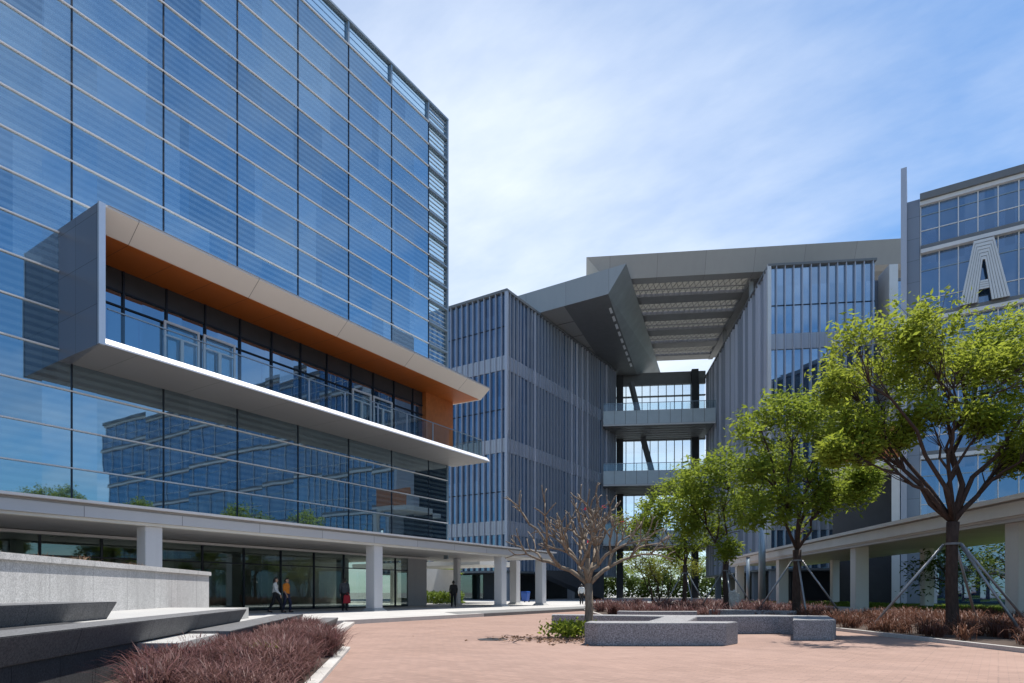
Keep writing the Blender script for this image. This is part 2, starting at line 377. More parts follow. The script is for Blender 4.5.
# right planting bed and lawn
bed_poly = [(9.75, 3), (9.75, 18.6), (8.6, 22.0), (4.6, 24.2), (4.3, 30), (4.6, 44), (19.6, 46), (18.7, 24), (17.5, 3)]
struct(MB().prism([C(*p) for p in bed_poly], -.2, .07).build('planting_bed', M['soil']))
kb = MB()
for a, b in zip(bed_poly[:5], bed_poly[1:6]):
    va = Vector((b[0]-a[0], b[1]-a[1])).normalized(); nrm = Vector((-va.y, va.x))*.12
    kb.hexa([(*C(a[0], a[1]), -.2), (*C(b[0], b[1]), -.2), (*C(b[0]-nrm.x*-1, b[1]-nrm.y*-1), -.2), (*C(a[0]-nrm.x*-1, a[1]-nrm.y*-1), -.2),
             (*C(a[0], a[1]), .09), (*C(b[0], b[1]), .09), (*C(b[0]+nrm.x, b[1]+nrm.y), .09), (*C(a[0]+nrm.x, a[1]+nrm.y), .09)])
struct(kb.build('bed_kerb', M['kerb']))
lawn_poly = [(19.0, 10), (19.2, 60), (36, 60), (36, 10)]
struct(MB().prism([C(*p) for p in lawn_poly], -.2, .28).build('lawn_ground', M['grassland']))
t = MB().prism([C(*p) for p in ((18.7, 10), (18.9, 60), (19.19, 60), (18.99, 10))], -.2, .30).build('low_wall', M['granite_light'])
tag(t, 'low granite edging wall holding the lawn behind the right colonnade', 'wall')

# ---------- left terraces ----------
def strip(off_f, off_b, d0, d1, z0, z1, undercut=0., e=.18, skew=0.):
    """slab along the terrace direction; front face leans back by undercut at its foot"""
    top = [C(off_f-e*d0, d0), C(off_f-e*d1, d1), C(off_b-e*(d1+skew), d1+skew), C(off_b-e*d0, d0)]
    bot = [C(off_f-undercut-e*d0, d0), C(off_f-undercut-e*(d1-undercut), d1-undercut), C(off_b-e*(d1+skew), d1+skew), C(off_b-e*d0, d0)]
    return MB().prism(top, z0, z1, bot)
# planter wall
def wl(o, d): return C(-6.59-.15*d-o, d)
t = thing('planter_wall', 'long pale grey granite planter wall with coping below the left office block', 'wall', (*wl(0, 15), 0))
MB().prism([wl(.03, 1), wl(.03, 20), wl(.45, 20), wl(.45, 1)], 0, 1.66).build('wall', M['granite_light'], t)
MB().prism([wl(-.03, 1), wl(-.03, 20.06), wl(.5, 20.06), wl(.5, 1)], 1.662, 1.785).build('coping', M['granite_light'], t, bevel=.012)
struct(MB().prism([wl(.5, 1), wl(.5, 19.9), wl(4.5, 19.9), wl(9, 1)], 0, 1.7).build('planter_soil', M['soil']))
t = tag(strip(-4.37, -5.2, 1.5, 9.8, .70, 1.0, .13).build('stone_bench', M['granite_mid'], bevel=.012), 'uppermost cantilevered grey granite slab bench before the planter wall', 'bench', 'granite slab benches of the terrace')
t = tag(strip(-4.75, -5.1, 1.5, 9.3, .50, .698).build('bench_plinth', M['granite_dark']), 'dark recessed plinth under the uppermost granite slab bench', 'plinth')
# terraces behind each slab
struct(strip(-4.0, -4.9, .5, 8.4, .1, .745).build('dark_strip', M['granite_dark']))  # dark colour painted in for the shade in front of the upper bench
struct(strip(-4.0, -8.6, .5, 16.8, 0, .735).build('terrace', M['stone_top']))
t = tag(strip(-3.39, -3.995, 1.0, 14.1, .475, .765, .14).build('stone_bench', M['granite_mid'], bevel=.012), 'long granite slab bench above the dark retaining wall', 'bench', 'granite slab benches of the terrace')
t = tag(strip(-3.55, -3.99, .5, 8.55, 0, .473).build('retaining_wall', M['granite_dark']), 'dark streaked granite retaining wall at lower left under the long slab', 'wall')
struct(strip(-3.0, -3.99, 8.56, 19.3, 0, .455).build('terrace', M['stone_top']))
t = tag(strip(-2.80, -3.5, 10.5, 18.6, .18, .50, .14).build('stone_bench', M['granite_mid'], bevel=.012), 'third granite slab bench, its end rising from the purple grass', 'bench', 'granite slab benches of the terrace')
struct(strip(-2.2, -4.5, 14, 20.4, 0, .20).build('terrace', M['stone_top']))
t = tag(strip(-2.0, -2.5, 15.0, 21.0, 0, .30, .10).build('stone_bench', M['granite_mid'], bevel=.012), 'lowest short granite slab nearest the first colonnade kerb', 'bench', 'granite slab benches of the terrace')
struct(MB().prism([C(-1.142-.18*d, d) for d in (2, 13.2)]+[C(-1.95-.18*13.6, 13.6), C(-2.1-.18*21, 21.0), C(-3.6-.18*21, 21.0), C(-3.56-.18*2, 2)], -.1, .06).build('grass_bed', M['soil']))
struct(MB().prism([C(-.97-.18*d, d) for d in (2, 12.65)]+[C(-1.14-.18*12.8, 12.8), C(-1.14-.18*2, 2)], -.1, .05).build('bed_kerb', M['kerb']))
struct(MB().prism([C(-1.55-.18*d, d) for d in (13.6, 22.2)]+[C(-1.93-.18*22.2, 22.2), C(-1.9-.18*13.6, 13.6)], -.1, .10).build('bed_kerb', M['kerb']))

# ---------- left office block ----------
XF = -27.0; Z0 = 4.4; DZ = 1.456; NB = 20; BAY = 3.469; Y31 = 31.93
office = thing('office_building', 'tall blue glass office block with a projecting balcony at left', 'building', (-35, 12, 0))
YB = [Y31-BAY*k for k in range(12, -1, -1)]
o = MB().box(-52, XF-.35, YB[0], Y31, 3.7, Z0+DZ*19).build('core', M['wall_dark'], office)
for a, b in zip(YB[:-1], YB[1:]):
    MB().box(XF-.3, XF, a+.02, b-.02, 4.16, Z0+DZ*19).build('window', M['glass_main'], office)
    MB().box(XF-.16, XF-.12, a+.02, b-.02, Z0+DZ*19+.06, Z0+DZ*20-.12).build('parapet_pane', M['glass_parapet'], office)
MB().box(XF-.3, XF, Y31+.03, 33.95, 4.16, 16.0).build('window', M['glass_main'], office)
for y in YB:
    MB().box(XF-.05, XF+.035, y-.025, y+.025, 4.16, Z0+DZ*19).build('mullion', M['mullion_dark'], office)
    MB().box(XF-.28, XF+.02, y-.06, y+.06, Z0+DZ*19+.004, Z0+DZ*20-.1).build('parapet_post', M['frame_grey'], office)
for k in range(0, NB):
    z = Z0+DZ*k
    MB().box(XF+.003, XF+.07, YB[0], Y31 if k > 8 else 33.9, z-.026, z+.026).build('glazing_bar', M['bar_light'], office)
MB().box(XF-.28, XF+.06, YB[0], 33.98, Z0+DZ*20-.098, Z0+DZ*20+.02).build('parapet_rail', M['frame_grey'], office)
for z in (0.4, .75, 1.1):
    MB().box(XF-.22, XF-.19, YB[0], 33.85, Z0+DZ*19+z, Z0+DZ*19+z+.04).build('parapet_wire', M['frame_grey'], office)
# glass wing at the far corner, sky behind it
MB().box(XF-.16, XF-.12, Y31+.05, 33.88, 16.06, Z0+DZ*20-.12).build('wing_pane', M['glass_parapet'], office)
MB().box(XF-.28, XF+.05, 33.86, 33.98, 3.4, Z0+DZ*20-.1).build('wing_post', M['frame_grey'], office)
for k in range(8, NB+1):
    z = Z0+DZ*k
    if k < NB: MB().box(XF-.25, XF+.09, Y31+.05, 33.85, z-.05, z+.05).build('wing_rail', M['frame_grey'], office)
    for j in (1, 2, 3, 4):
        zz = z-DZ*j/5
        if zz > 16.2 and zz < Z0+DZ*20-.2: MB().box(XF-.2, XF-.1, Y31+.06, 33.84, zz-.013, zz+.013).build('wing_slat', M['bar_light'], office)
# projecting balcony box
by0, by1 = 10.68, 34.5; XO = -23.88
balc = MB().extr([(XO, 14.72), (XO, 14.64), (-24.62, 14.05), (-26.99, 14.09), (-26.99, 14.72)], by0+.06, by1).build('canopy', M['beige'], office)
MB().extr([(XO+.02, 14.745), (XO+.02, 14.73), (-27, 14.73), (-27, 14.745)], by0+.3, by1+.01).build('capping', M['alu'], balc)
MB().extr([(-24.65, 14.047), (-24.65, 14.03), (-26.97, 14.07), (-26.97, 14.087)], by0+.42, by1-.2).build('timber_soffit', M['orange'], balc)
fl = MB().extr([(XO, 9.80), (XO, 9.86), (-24.12, 10.10), (-26.99, 10.10), (-26.99, 9.80)], by0+.06, by1).build('balcony_floor', M['under_grey'], office)
MB().extr([(XO+.005, 9.80), (XO+.005, 9.862), (-24.12, 10.112), (-24.12, 10.104), (XO-.02, 9.856), (XO-.02, 9.80)], by0+.07, by1+.003).build('sill', M['white_sill'], fl)
jl = MB().hexa([(-26.995, by0, 9.785), (XO, by0, 9.785), (XO, by0+.03, 9.785), (-26.995, by0+.41, 9.785),
                (-26.995, by0, 14.72), (XO, by0, 14.72), (XO, by0+.03, 14.72), (-26.995, by0+.41, 14.72)])
jl.build('side_wall', M['clad_side'], office)
MB().box(XO-.09, XO+.012, by0-.012, by0+.2, 9.79, 14.735).build('side_wall_edge', M['alu'], office)
MB().box(-26.93, -26.9, by0+.45, 31.2, 13.22, 14.08).build('spandrel', M['spandrel'], office)
MB().box(-26.95, -26.92, by0+.45, 31.2, 10.1, 13.2).build('window', M['glass_balc'], office)
MB().box(-26.99, -26.6, 31.22, 34.0, 10.1, 14.06).build('timber_wall', M['orange_wall'], office)
y = by0+.5
while y < 31.2:
    MB().box(-26.9, -26.83, y-.035, y+.035, 10.1, 14.05).build('balcony_mullion', M['mullion_dark'], office); y += 1.7345
for z in (12.6, 13.2): MB().box(-26.9, -26.85, by0+.45, 31.2, z-.03, z+.03).build('balcony_transom', M['mullion_dark'], office)
def gy(px, X):
    s = (px-CX)/F; return X*(s*ST+CT)/(s*CT-ST)
for p0, p1 in ((163.5, 199), (203, 235), (352, 371), (373, 392)):
    a, b = gy(p0, -26.8), gy(p1, -26.8)
    d = MB()
    for (u0, u1, w0, w1) in ((a, a+.09, 10.1, 12.66), (b-.09, b, 10.1, 12.66), (a+.091, b-.091, 12.56, 12.66), (a+.091, b-.091, 12.02, 12.09), ((a+b)/2-.07, (a+b)/2+.07, 10.1, 12.02)):
        d.box(-26.82, -26.74, u0, u1, w0, w1)
    dd = d.build('door', M['bar_light'], office)
    MB().box(-26.8, -26.79, a+.09, b-.09, 10.12, 12.55).build('door_pane', M['glass_rail'], dd)
rail_y = [gy(p, -24.3) for p in (139, 215, 262)]+[gy(p, -24.3) for p in (309, 345, 378, 407, 433, 459)]+[34.2]
ys = [by0+.45]+rail_y
for a, b in zip(ys[:-1], ys[1:]): MB().box(-24.312, -24.30, a+.03, b-.03, 10.13, 11.2).build('railing_pane', M['glass_rail'], office)
for y in rail_y[3:]: MB().box(-24.34, -24.28, y-.022, y+.022, 10.1, 11.24).build('railing_post', M['alu'], office)
MB().box(-24.335, -24.275, by0+.45, 34.2, 11.245, 11.285).build('handrail', M['frame_grey'], office)
MB().box(-26.5, -24.34, 34.19, 34.203, 10.13, 11.2).build('railing_pane', M['glass_rail'], office)
MB().box(-26.5, -24.34, 34.17, 34.22, 11.245, 11.285).build('handrail', M['frame_grey'], office)
# ground floor
GX = -30.0
MB().box(GX-9, GX-8.8, -12, 35.2, .15, 3.5).build('lobby_wall', M['interior'], office)
MB().box(GX-8.8, GX-.1, -12, 35.2, .151, .165).build('lobby_floor', M['lobby_floor'], office)
MB().box(GX-8.8, GX+.2, -12, 35.3, 3.5, 3.62).build('lobby_ceiling', M['white_wall'], office)
yy = -11.9
while yy < 33.0:
    w = 2.31
    MB().box(GX-.03, GX, yy+.04, yy+w-.04, .24, 3.48).build('lobby_window', M['glass_ground'], office)
    MB().box(GX-.06, GX+.05, yy-.04, yy+.04, .15, 3.48).build('lobby_mullion', M['mullion_dark'], office)
    yy += w
MB().box(GX-.05, GX+.03, -12, 33.2, .15, .235).build('lobby_plinth', M['mullion_dark'], office)
MB().box(GX-.05, GX+.035, -12, 33.2, 2.62, 2.68).build('lobby_transom', M['mullion_dark'], office)
MB().box(GX-.6, GX+.06, 33.22, 35.2, .15, 3.49).build('lobby_end_wall', M['wall_grey'], office)
for y in (5.5, 12, 18.5, 25, 31):
    MB().box(GX-4.4, GX-3.8, y-.3, y+.3, .17, 3.49).build('lobby_column', M['white_wall'], office)
for y in (9, 16, 22.5, 27.5): MB().box(GX-7.2, GX-6.9, y-1.1, y+1.1, .17, 2.5).build('lobby_screen', M['white_wall'], office)

# ---------- left covered walkway ----------
walk = thing('covered_walkway', 'flat roofed pale grey covered walkway below the blue glass office', 'walkway', (-26, 20, .15))
MB().box(-33, -23.46, -14, 42.2, 3.66, 3.82).build('soffit', M['canopy_soffit'], walk)
MB().box(-33, -23.45, -14, 42.3, 3.824, 4.12).build('roof', M['canopy_soffit'], walk)
MB().box(-23.448, -23.36, -14, 42.32, 3.66, 4.02).build('fascia', M['canopy_paint'], walk)
MB().box(-23.9, -23.18, -14, 42.5, 4.124, 4.21).build('roof_edge', M['canopy_edge'], walk)
MB().box(-23.8, -23.47, -14, 42.3, 3.56, 3.655).build('edge_beam', M['canopy_cream'], walk)
def column(parent, x, y, z0, z1, w=.62, rot=0., mat='steel_white', name='column'):
    c, s = math.cos(rot), math.sin(rot)
    fr = lambda a, b: (x+a*c-b*s, y+a*s+b*c)
    h = w/2
    o = MB().box(-h, h, -h, h, z0, z1, fr).build(name, M[mat], parent, bevel=.02)
    b = MB(); q = [fr(a, e) for a, e in ((-h-.16, -h-.16), (h+.16, -h-.16), (h+.16, h+.16), (-h-.16, h+.16))]
    q2 = [fr(a, e) for a, e in ((-h-.02, -h-.02), (h+.02, -h-.02), (h+.02, h+.02), (-h-.02, h+.02))]
    b.prism(q2, z0, z0+.16, q); b.build('column_base', M['stone_top'], o)
for y in (-11.2, .6, 12.4, 23.9, 35.8, 41.3): column(walk, -23.9, y, .15, 3.56)
x, y = at(515, 50.5); column(walk, x, y, .15, 3.65)
x, y = at(457, 47); column(walk, x, y, .15, 3.65, .4)

# rear return of the walkway along the middle block
t = thing('covered_walkway', 'short rear walkway roof between the colonnade end and the finned block', 'walkway', (-35, 52, .15))
MB().box(-47, -31.5, 44, 50, 3.5, 3.9).build('roof', M['canopy_cream'], t)
for x in (-45, -39): column(t, x, 45, .15, 3.5, .5)
# passage greenery wall and side wall beyond the lobby
t = tag(MB().box(-36.2, -35.9, 38, 46, .15, 3.2).build('garden_wall', M['white_wall']), 'pale garden wall catching sun beyond the lobby passage', 'wall')

# ---------- middle block with vertical fins ----------
BX, BY = -41.8, 64.07
mid = thing('finned_building', 'dark office block with vertical metal fins and a folded roof canopy in the middle', 'building', (-50, 80, 0))
ZB, ZT = 3.8, 38.0
MB().box(-64, BX-.4, BY+.4, 97.4, ZB+.02, ZT-.4).build('core', M['wall_dark'], mid)
MB().box(-64, BX-.42, BY+.34, BY+.38, ZB, ZT-.3).build('window', M['glass_mid'], mid)
MB().box(BX-.38, BX-.34, BY+.42, 97.3, ZB, ZT-.3).build('window', M['glass_block'], mid)
for (a, b) in ((hz(368, 76.5), hz(354, 76.5)), (hz(451, 76.5), hz(437, 76.5)), (hz(534, 76.5), hz(520, 76.5))):
    MB().box(-64, BX-.2, BY+.2, BY+.33, a, b).build('band', M['band'], mid)
    MB().box(BX-.33, BX-.2, BY+.2, 97.3, a, b).build('band', M['fin'], mid)
for z in (33.6, 23.5, 13.4):
    MB().box(-64, BX-.3, BY+.3, BY+.335, z, z+.12).build('transom', M['mullion_dark'], mid)
fx = MB().box(BX-.87-.035, BX-.87+.035, BY, BY+.33, ZB, ZT-.05).build('fin', M['fin'], mid)
for k in range(1, 24): copy_at(fx, (-.87*k, 0, 0))
fy = MB().box(BX-.33, BX, BY+.87-.04, BY+.87+.04, ZB, ZT-.05).build('fin', M['fin_dim'], mid)
fz = [MB().box(BX-.33, BX-dx, BY+.87-.04, BY+.87+.04, ZB, ZT-.05).build('fin', M[mt_], mid) for dx, mt_ in ((.12, 'fin'), (.0, 'fin_pale'))]
for k in (3, 7): fz[(k-3)//4].matrix_basis = Matrix.Translation((0, .87*k, 0))
for k in range(1, 38):
    if k not in (3, 7): copy_at(fy, (0, .87*k, 0)) if random.random() < .55 else copy_at(fz[k % 2], (0, .87*(k-(3, 7)[k % 2]), 0))
MB().box(BX-.34, BX+.02, BY-.02, BY+.32, ZB-.02, ZT).build('corner_post', M['fin'], mid)
MB().box(-64, BX+.03, BY-.04, BY+.5, ZT-.28, ZT+.03).build('roof_edge', M['slab_edge'], mid)
MB().box(BX-.5, BX+.03, BY+.504, 97.4, ZT-.28, ZT+.03).build('roof_edge', M['slab_edge'], mid)
MB().box(-64, BX+.02, BY-.02, 97.4, ZB-.25, ZB-.03).build('underside', M['slab_edge'], mid)
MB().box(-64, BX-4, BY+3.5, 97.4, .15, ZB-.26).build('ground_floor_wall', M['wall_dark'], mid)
MB().box(-56, BX-6, BY+3.4, BY+3.47, .2, 3.4).build('shopfront', M['glass_ground'], mid)
for x, y in ((BX-.6, BY+.8), (BX-.6, BY+9), (BX-.6, BY+18), (BX-.6, BY+27), (BX-9, BY+.8), (BX-17, BY+.8)):
    MB().box(x-.4, x+.4, y-.4, y+.4, .15, ZB-.27).build('pier', M['wall_grey'], mid)
# folded wing canopy: lip line, upper line
lo0 = (*C(11.9, 78.0), 38.05); up0 = (*C(13.9, 76.7), 41.15)
lo1 = (*C(21.2, 107.0), 38.05); up1 = (*C(27.4, 115.8), 41.15)
lw0 = (BX-15, 72.08, 38.09); uw0 = (BX-15, 72.07, 41.15); lw1 = (BX-15, 97.4, 38.09); uw1 = (BX-15, 112, 41.0)
wing = MB()
wing.quad(lw0, lo0, up0, uw0)
wing_o = wing.build('roof_canopy', M['roof_metal'], mid)
MB().quad(lo0, lo1, up1, up0).build('canopy_fascia', M['roof_soffit'], wing_o)
# soffit in two folds with the narrow light slot between them
f0 = tuple(a*.25+b*.75 for a, b in zip(lw0, lo0)); f1 = tuple(a*.25+b*.75 for a, b in zip(lw1, lo1))
f0 = (f0[0], f0[1], 38.07); f1 = (f1[0], f1[1], 38.07)
MB().quad(lw0, lw1, f1, f0).build('canopy_soffit', M['roof_metal'], wing_o)
MB().quad(f0, f1, lo1, lo0).build('canopy_soffit', M['slab_edge'], wing_o)
MB().quad(uw0, up0, up1, uw1).build('canopy_top', M['roof_metal'], wing_o)
for k in range(9):
    a = .12+.085*k
    p = [Vector(lo0).lerp(Vector(lo1), a+u)+Vector((0, 0, z)) for u, z in ((0, 0), (.05, 0))]
    n_ = (Vector(f0)-Vector(lo0)).normalized()*.35
    MB().hexa([p[0]+n_*.6+Vector((0, 0, -.1)), p[1]+n_*.6+Vector((0, 0, -.1)), p[1]+n_*1.5+Vector((0, 0, -.16)), p[0]+n_*1.5+Vector((0, 0, -.16)),
               p[0]+n_*.6+Vector((0, 0, -.04)), p[1]+n_*.6+Vector((0, 0, -.04)), p[1]+n_*1.5+Vector((0, 0, -.08)), p[0]+n_*1.5+Vector((0, 0, -.08))]).build('canopy_slot', M['white_sill'], wing_o)
for k in range(1, 6):
    a = Vector(lw0).lerp(Vector(lw1), k/6); b = Vector(f0).lerp(Vector(f1), k/6); dz = Vector((0, 0, -.03))
    MB().tube([a+dz, b+dz], .06, 4).build('canopy_rib', M['slab_edge'], wing_o)
# stair under the block
st = thing('staircase', 'black enclosed stair sloping down beneath the finned block', 'stairs', (-36, 66, .15))
p0 = at(546, 74); p1 = at(604, 80)
v = Vector((p1[0]-p0[0], p1[1]-p0[1])); nn = Vector((-v.y, v.x)).normalized()*2.
MB().hexa([(*p0, 3.2), (*p1, .15), (p1[0]+nn.x, p1[1]+nn.y, .15), (p0[0]+nn.x, p0[1]+nn.y, 3.2),
           (*p0, 3.7), (*p1, 3.7), (p1[0]+nn.x, p1[1]+nn.y, 3.7), (p0[0]+nn.x, p0[1]+nn.y, 3.7)]).build('side_wall', M['wall_dark'], st)

# ---------- right block ----------
rb = thing('finned_building', 'grey finned office block with a blue glass front under the wide roof', 'building', (*G2O, 0), G2R)
W, D = 11.35, 37.0; RT = 37.55
MB().box(.45, W, .45, D, 3.9, RT-.3, F2).build('core', M['wall_dark'], rb)
MB().box(.42, W-.02, .36, .42, 3.8, RT-.25, F2).build('window', M['glass_block_x'], rb)
MB().box(.33, .40, .5, D, 3.8, RT-.25, F2).build('wall', M['wall_fin'], rb)
for (a, b) in ((hz(349, 70), hz(333.5, 70)), (hz(438, 70), hz(422, 70)), (hz(530, 70), hz(515, 70))):
    MB().box(.2, W, .2, .355, a, b, F2).build('band', M['band'], rb)
for z in (33.0, 22.7, 12.5): MB().box(.2, W, .3, .358, z, z+.1, F2).build('transom', M['mullion_dark'], rb)
f = MB().box(.9, .98, 0, .34, 3.8, RT-.06, F2).build('fin', M['fin'], rb)
for k in range(1, 12): copy_at(f, (.92*k, 0, 0))
f = MB().box(0, .33, .85-.035, .85+.035, 3.8, RT-.06, F2).build('fin', M['fin_pale'], rb)
fz = [MB().box(dx, .33, .85-.035, .85+.035, 3.8, RT-.06, F2).build('fin', M[mt_], rb) for dx, mt_ in ((.14, 'fin'), (.05, 'fin_dim'))]
for k in (3, 7): fz[(k-3)//4].matrix_basis = Matrix.Translation((0, .85*k, 0))
for k in range(1, 43):
    if k not in (3, 7): copy_at(f, (0, .85*k, 0)) if random.random() < .5 else copy_at(fz[k % 2], (0, .85*(k-(3, 7)[k % 2]), 0))
MB().box(-.03, .35, -.03, .33, 3.7, RT, F2).build('corner_post', M['bar_light'], rb)
MB().box(.0, W+.1, -.05, .5, RT-.2, RT+.05, F2).build('roof_edge', M['slab_edge'], rb)
MB().box(.0, .5, .503, D, RT-.2, RT+.05, F2).build('roof_edge', M['slab_edge'], rb)
MB().box(.0, W, .0, D, 3.55, 3.78, F2).build('underside', M['slab_edge'], rb)
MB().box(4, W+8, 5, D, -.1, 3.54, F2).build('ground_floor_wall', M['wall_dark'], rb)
for y in (.8, 8, 16, 24, 30):
    MB().box(.4, 1.2, y-.4, y+.4, 0, 3.54, F2).build('pier', M['wall_grey'], rb)
MB().box(W+.02, W+12, 3, 9, .1, RT-1, F2).build('rear_wing', M['clad_x'], rb)
MB().box(W+1.5, W+2.4, .3, 2.98, .1, RT-.6, F2).build('service_pier', M['bar_light'], rb)
MB().box(W+2.8, W+6, 2.4, 2.98, 4, RT-1.5, F2).build('window', M['glass_block_x'], rb)
MB().box(W+2.7, W+2.82, 2.3, 2.97, 4, RT-1.4, F2).build('frame', M['slab_edge'], rb)
MB().box(W+2.7, W+6, 2.3, 2.97, RT-1.48, RT-1.2, F2).build('frame', M['slab_edge'], rb)

# ---------- wide louvred roof ----------
rf = thing('louvred_roof', 'wide flat grey louvred roof spanning between the two finned blocks', 'roof', (*F2(-5, 25), 41), G2R)
RL, RR = -20.0, 23.0; RZ0, RZ1 = 41.7, 44.2
def rq(*p): return [(*F2(x, y), z) for x, y, z in p]
fas = MB().hexa(rq((RL+2.6, 10, RZ0), (RR, 10, RZ0), (RR, 11.6, RZ0), (RL+2.6, 11.6, RZ0), (RL, 8.8, RZ1), (RR, 8.8, RZ1), (RR, 11.6, RZ1), (RL, 11.6, RZ1)))
fas.build('fascia', M['roof_metal'], rf)
MB().hexa(rq((RL+2.6, 11.604, RZ0), (RL+3.6, 11.604, RZ0), (RL+3.6, 40, RZ0), (RL+2.6, 40, RZ0), (RL, 11.604, RZ1), (RL+3.6, 11.604, RZ1), (RL+3.6, 40, RZ1), (RL, 40, RZ1))).build('edge_beam', M['roof_metal'], rf)
MB().box(1.2, 1.9, 11.604, 40, RZ0-.1, RZ0+1.4, F2).build('edge_beam', M['roof_soffit'], rf)
MB().box(1.904, RR, 11.604, 40, RZ0+.2, RZ0+1.0, F2).build('soffit', M['roof_soffit'], rf)
ycut = [11.604, 17.6, 23.4, 29.0, 34.2, 40]
for a in ycut[1:]:
    MB().box(RL+3.604, 1.196, a-2.2, a, RZ0, RZ0+.9, F2).build('cross_beam', M['roof_soffit'], rf)
for a, b in zip(ycut[:-1], ycut[1:]):
    lv = MB(); y = a+.2
    while y < b-2.35:
        lv.hexa(rq((RL+3.61, y, RZ0+.3), (1.19, y, RZ0+.3), (1.19, y+.05, RZ0+.3), (RL+3.61, y+.05, RZ0+.3),
                   (RL+3.61, y-.20, RZ0+.60), (1.19, y-.20, RZ0+.60), (1.19, y-.15, RZ0+.60), (RL+3.61, y-.15, RZ0+.60))); y += .30
    lo = lv.build('louvre_panel', M['louvre'], rf)
    jj = MB(); x = RL+3.4
    while x < .1:
        for dx in (1.1, -1.1):
            u0, u1 = (x, x+dx) if dx > 0 else (x+1.1, x)
            zz = RZ0+(.12 if dx > 0 else .20)
            jj.hexa(rq((u0, a+.01, zz), (u0+.06, a+.01, zz), (u1+.06, b-2.22, zz), (u1, b-2.22, zz), (u0, a+.01, zz+.06), (u0+.06, a+.01, zz+.06), (u1+.06, b-2.22, zz+.06), (u1, b-2.22, zz+.06)))
        x += .75
    jj.box(RL+3.61, 1.19, (a+b-2.2)/2-.12, (a+b-2.2)/2+.12, RZ0+.02, RZ0+.11, F2)
    jj.build('louvre_frame', M['roof_metal'], lo)
for x, y in ((1.4, 12.5), (1.4, 28), (9, 12.5)):
    MB().tube([(*F2(x, y), RT-.2), (*F2(x, y), RZ0+.3)], .3, 10).build('post', M['wall_grey'], rf, smooth=True)

# ---------- sky bridges ----------
def bridge(zb, label):
    t = thing('sky_bridge', label, 'bridge', (*F2(-8.5, 30), zb), G2R, 'glass railed bridges between the finned blocks')
    x0, x1, y0 = -17.3, -.15, 27.0
    MB().box(x0, x1, y0+.3, 36.8, zb+.1, zb+.9, F2).build('slab', M['slab_edge'], t)
    MB().box(x0, x1, y0, y0+.28, zb, zb+.22, F2).build('slab_rim', M['bar_light'], t)
    n = 10
    for k in range(n):
        a = x0+(x1-x0)*k/n; b = x0+(x1-x0)*(k+1)/n
        MB().box(a+.03, b-.03, y0+.05, y0+.1, zb+.26, zb+2.35, F2).build('spandrel_panel', M['spandrel_glass'], t)
        MB().box(a+.03, b-.03, y0+.06, y0+.08, zb+2.4, zb+3.4, F2).build('railing_pane', M['glass_rail'], t)
        MB().box(a-.03, a+.028, y0+.04, y0+.14, zb+.23, zb+3.45, F2).build('railing_post', M['slab_edge'], t)
    MB().box(x0, x1, y0+.03, y0+.12, zb+3.46, zb+3.54, F2).build('handrail', M['frame_grey'], t)
    for k in range(6):
        MB().box(x0+1, x1-1, y0+1.5*k+1.2, y0+1.5*k+1.3, zb+.02, zb+.098, F2).build('ceiling_strip', M['roof_soffit'], t)
    return t
bridge(27.15, 'upper sky bridge with frosted railing panels near the roof')
bridge(17.75, 'middle sky bridge with frosted railing panels above the treetops')
bridge(8.4, 'lowest sky bridge half hidden behind the treetops')
hall = thing('glass_screen', 'tall mullioned glass screen closing the gap behind the bridges', 'screen', (*F2(-8, 37.5), 0), G2R)
MB().box(-20, .1, 37.45, 37.5, 9, 36.6, F2).build('pane', M['glass_sky'], hall)
mm = MB().box(-19.96, -19.84, 37.3, 37.44, 9, 36.6, F2).build('mullion', M['slab_edge'], hall)
for k in range(1, 15): copy_at(mm, (1.36*k, 0, 0))
for z0, z1 in ((36.6, 38.7), (34.6, 34.75), (27.1, 28.1), (17.7, 18.7), (8.2, 9.2)):
    MB().box(-20, .2, 37.1, 37.7, z0, z1, F2).build('beam', M['slab_edge'], hall)
for x in (-1.7, -14.2): MB().box(x-.55, x+.55, 36.0, 37.05, 0, 38.7, F2).build('column', M['wall_dark'], hall)
MB().tube([(*F2(-12.5, 36), 9), (*F2(-8.3, 36), 17.7), ], .5, 6).build('strut', M['slab_edge'], hall)
MB().tube([(*F2(-8.2, 35.5), 18.7), (*F2(-10.4, 35.5), 27.1)], .55, 6).build('strut', M['slab_edge'], hall)
MB().tube([(*F2(-10.4, 35.5), 28.1), (*F2(-12.4, 35.5), 36.6)], .55, 6).build('strut', M['slab_edge'], hall)

# ---------- building A ----------
AY = 57.2
A = thing('office_building', 'glass office wing carrying a big letter at right behind the trees', 'building', (20, 60, 0))
AX0, AX1 = .3, 73.0
AZ = [31.25, 27.05, 21.85, 16.65, 11.45, 6.25]
MB().box(AX0+.2, AX1-.1, AY+.5, AY+22, 5.5, 30.6).build('core', M['wall_dark'], A)
MB().box(AX0-.05, AX1+.1, AY-.5, AY+22, 30.75, 31.25).build('roof_edge', M['slab_edge'], A)
MB().box(AX0-.05, AX1, AY-.3, AY, 30.45, 30.74).build('roof_trim', M['bar_light'], A)
for z in AZ[1:]:
    MB().box(AX0, AX1, AY-.32, AY+.2, z+.02, z+.32).build('dark_band', M['slab_edge'], A)  # darker strip above each pale band
    MB().box(AX0, AX1, AY-.42, AY+.2, z-.28, z).build('band', M['bar_light'], A)
for a, b in zip(AZ[1:], AZ[:-1]):
    MB().box(AX0, AX1, AY, AY+.06, a+.33, b-.3).build('window', M['glass_a'], A)
    MB().box(AX0, AX1, AY-.05, AY-.005, a+1.5, a+1.57).build('transom', M['bar_light'], A)
    MB().box(AX0, AX1, AY-.05, AY-.005, b-1.55, b-1.48).build('transom', M['frame_grey'], A)
k = 0; x = AX0
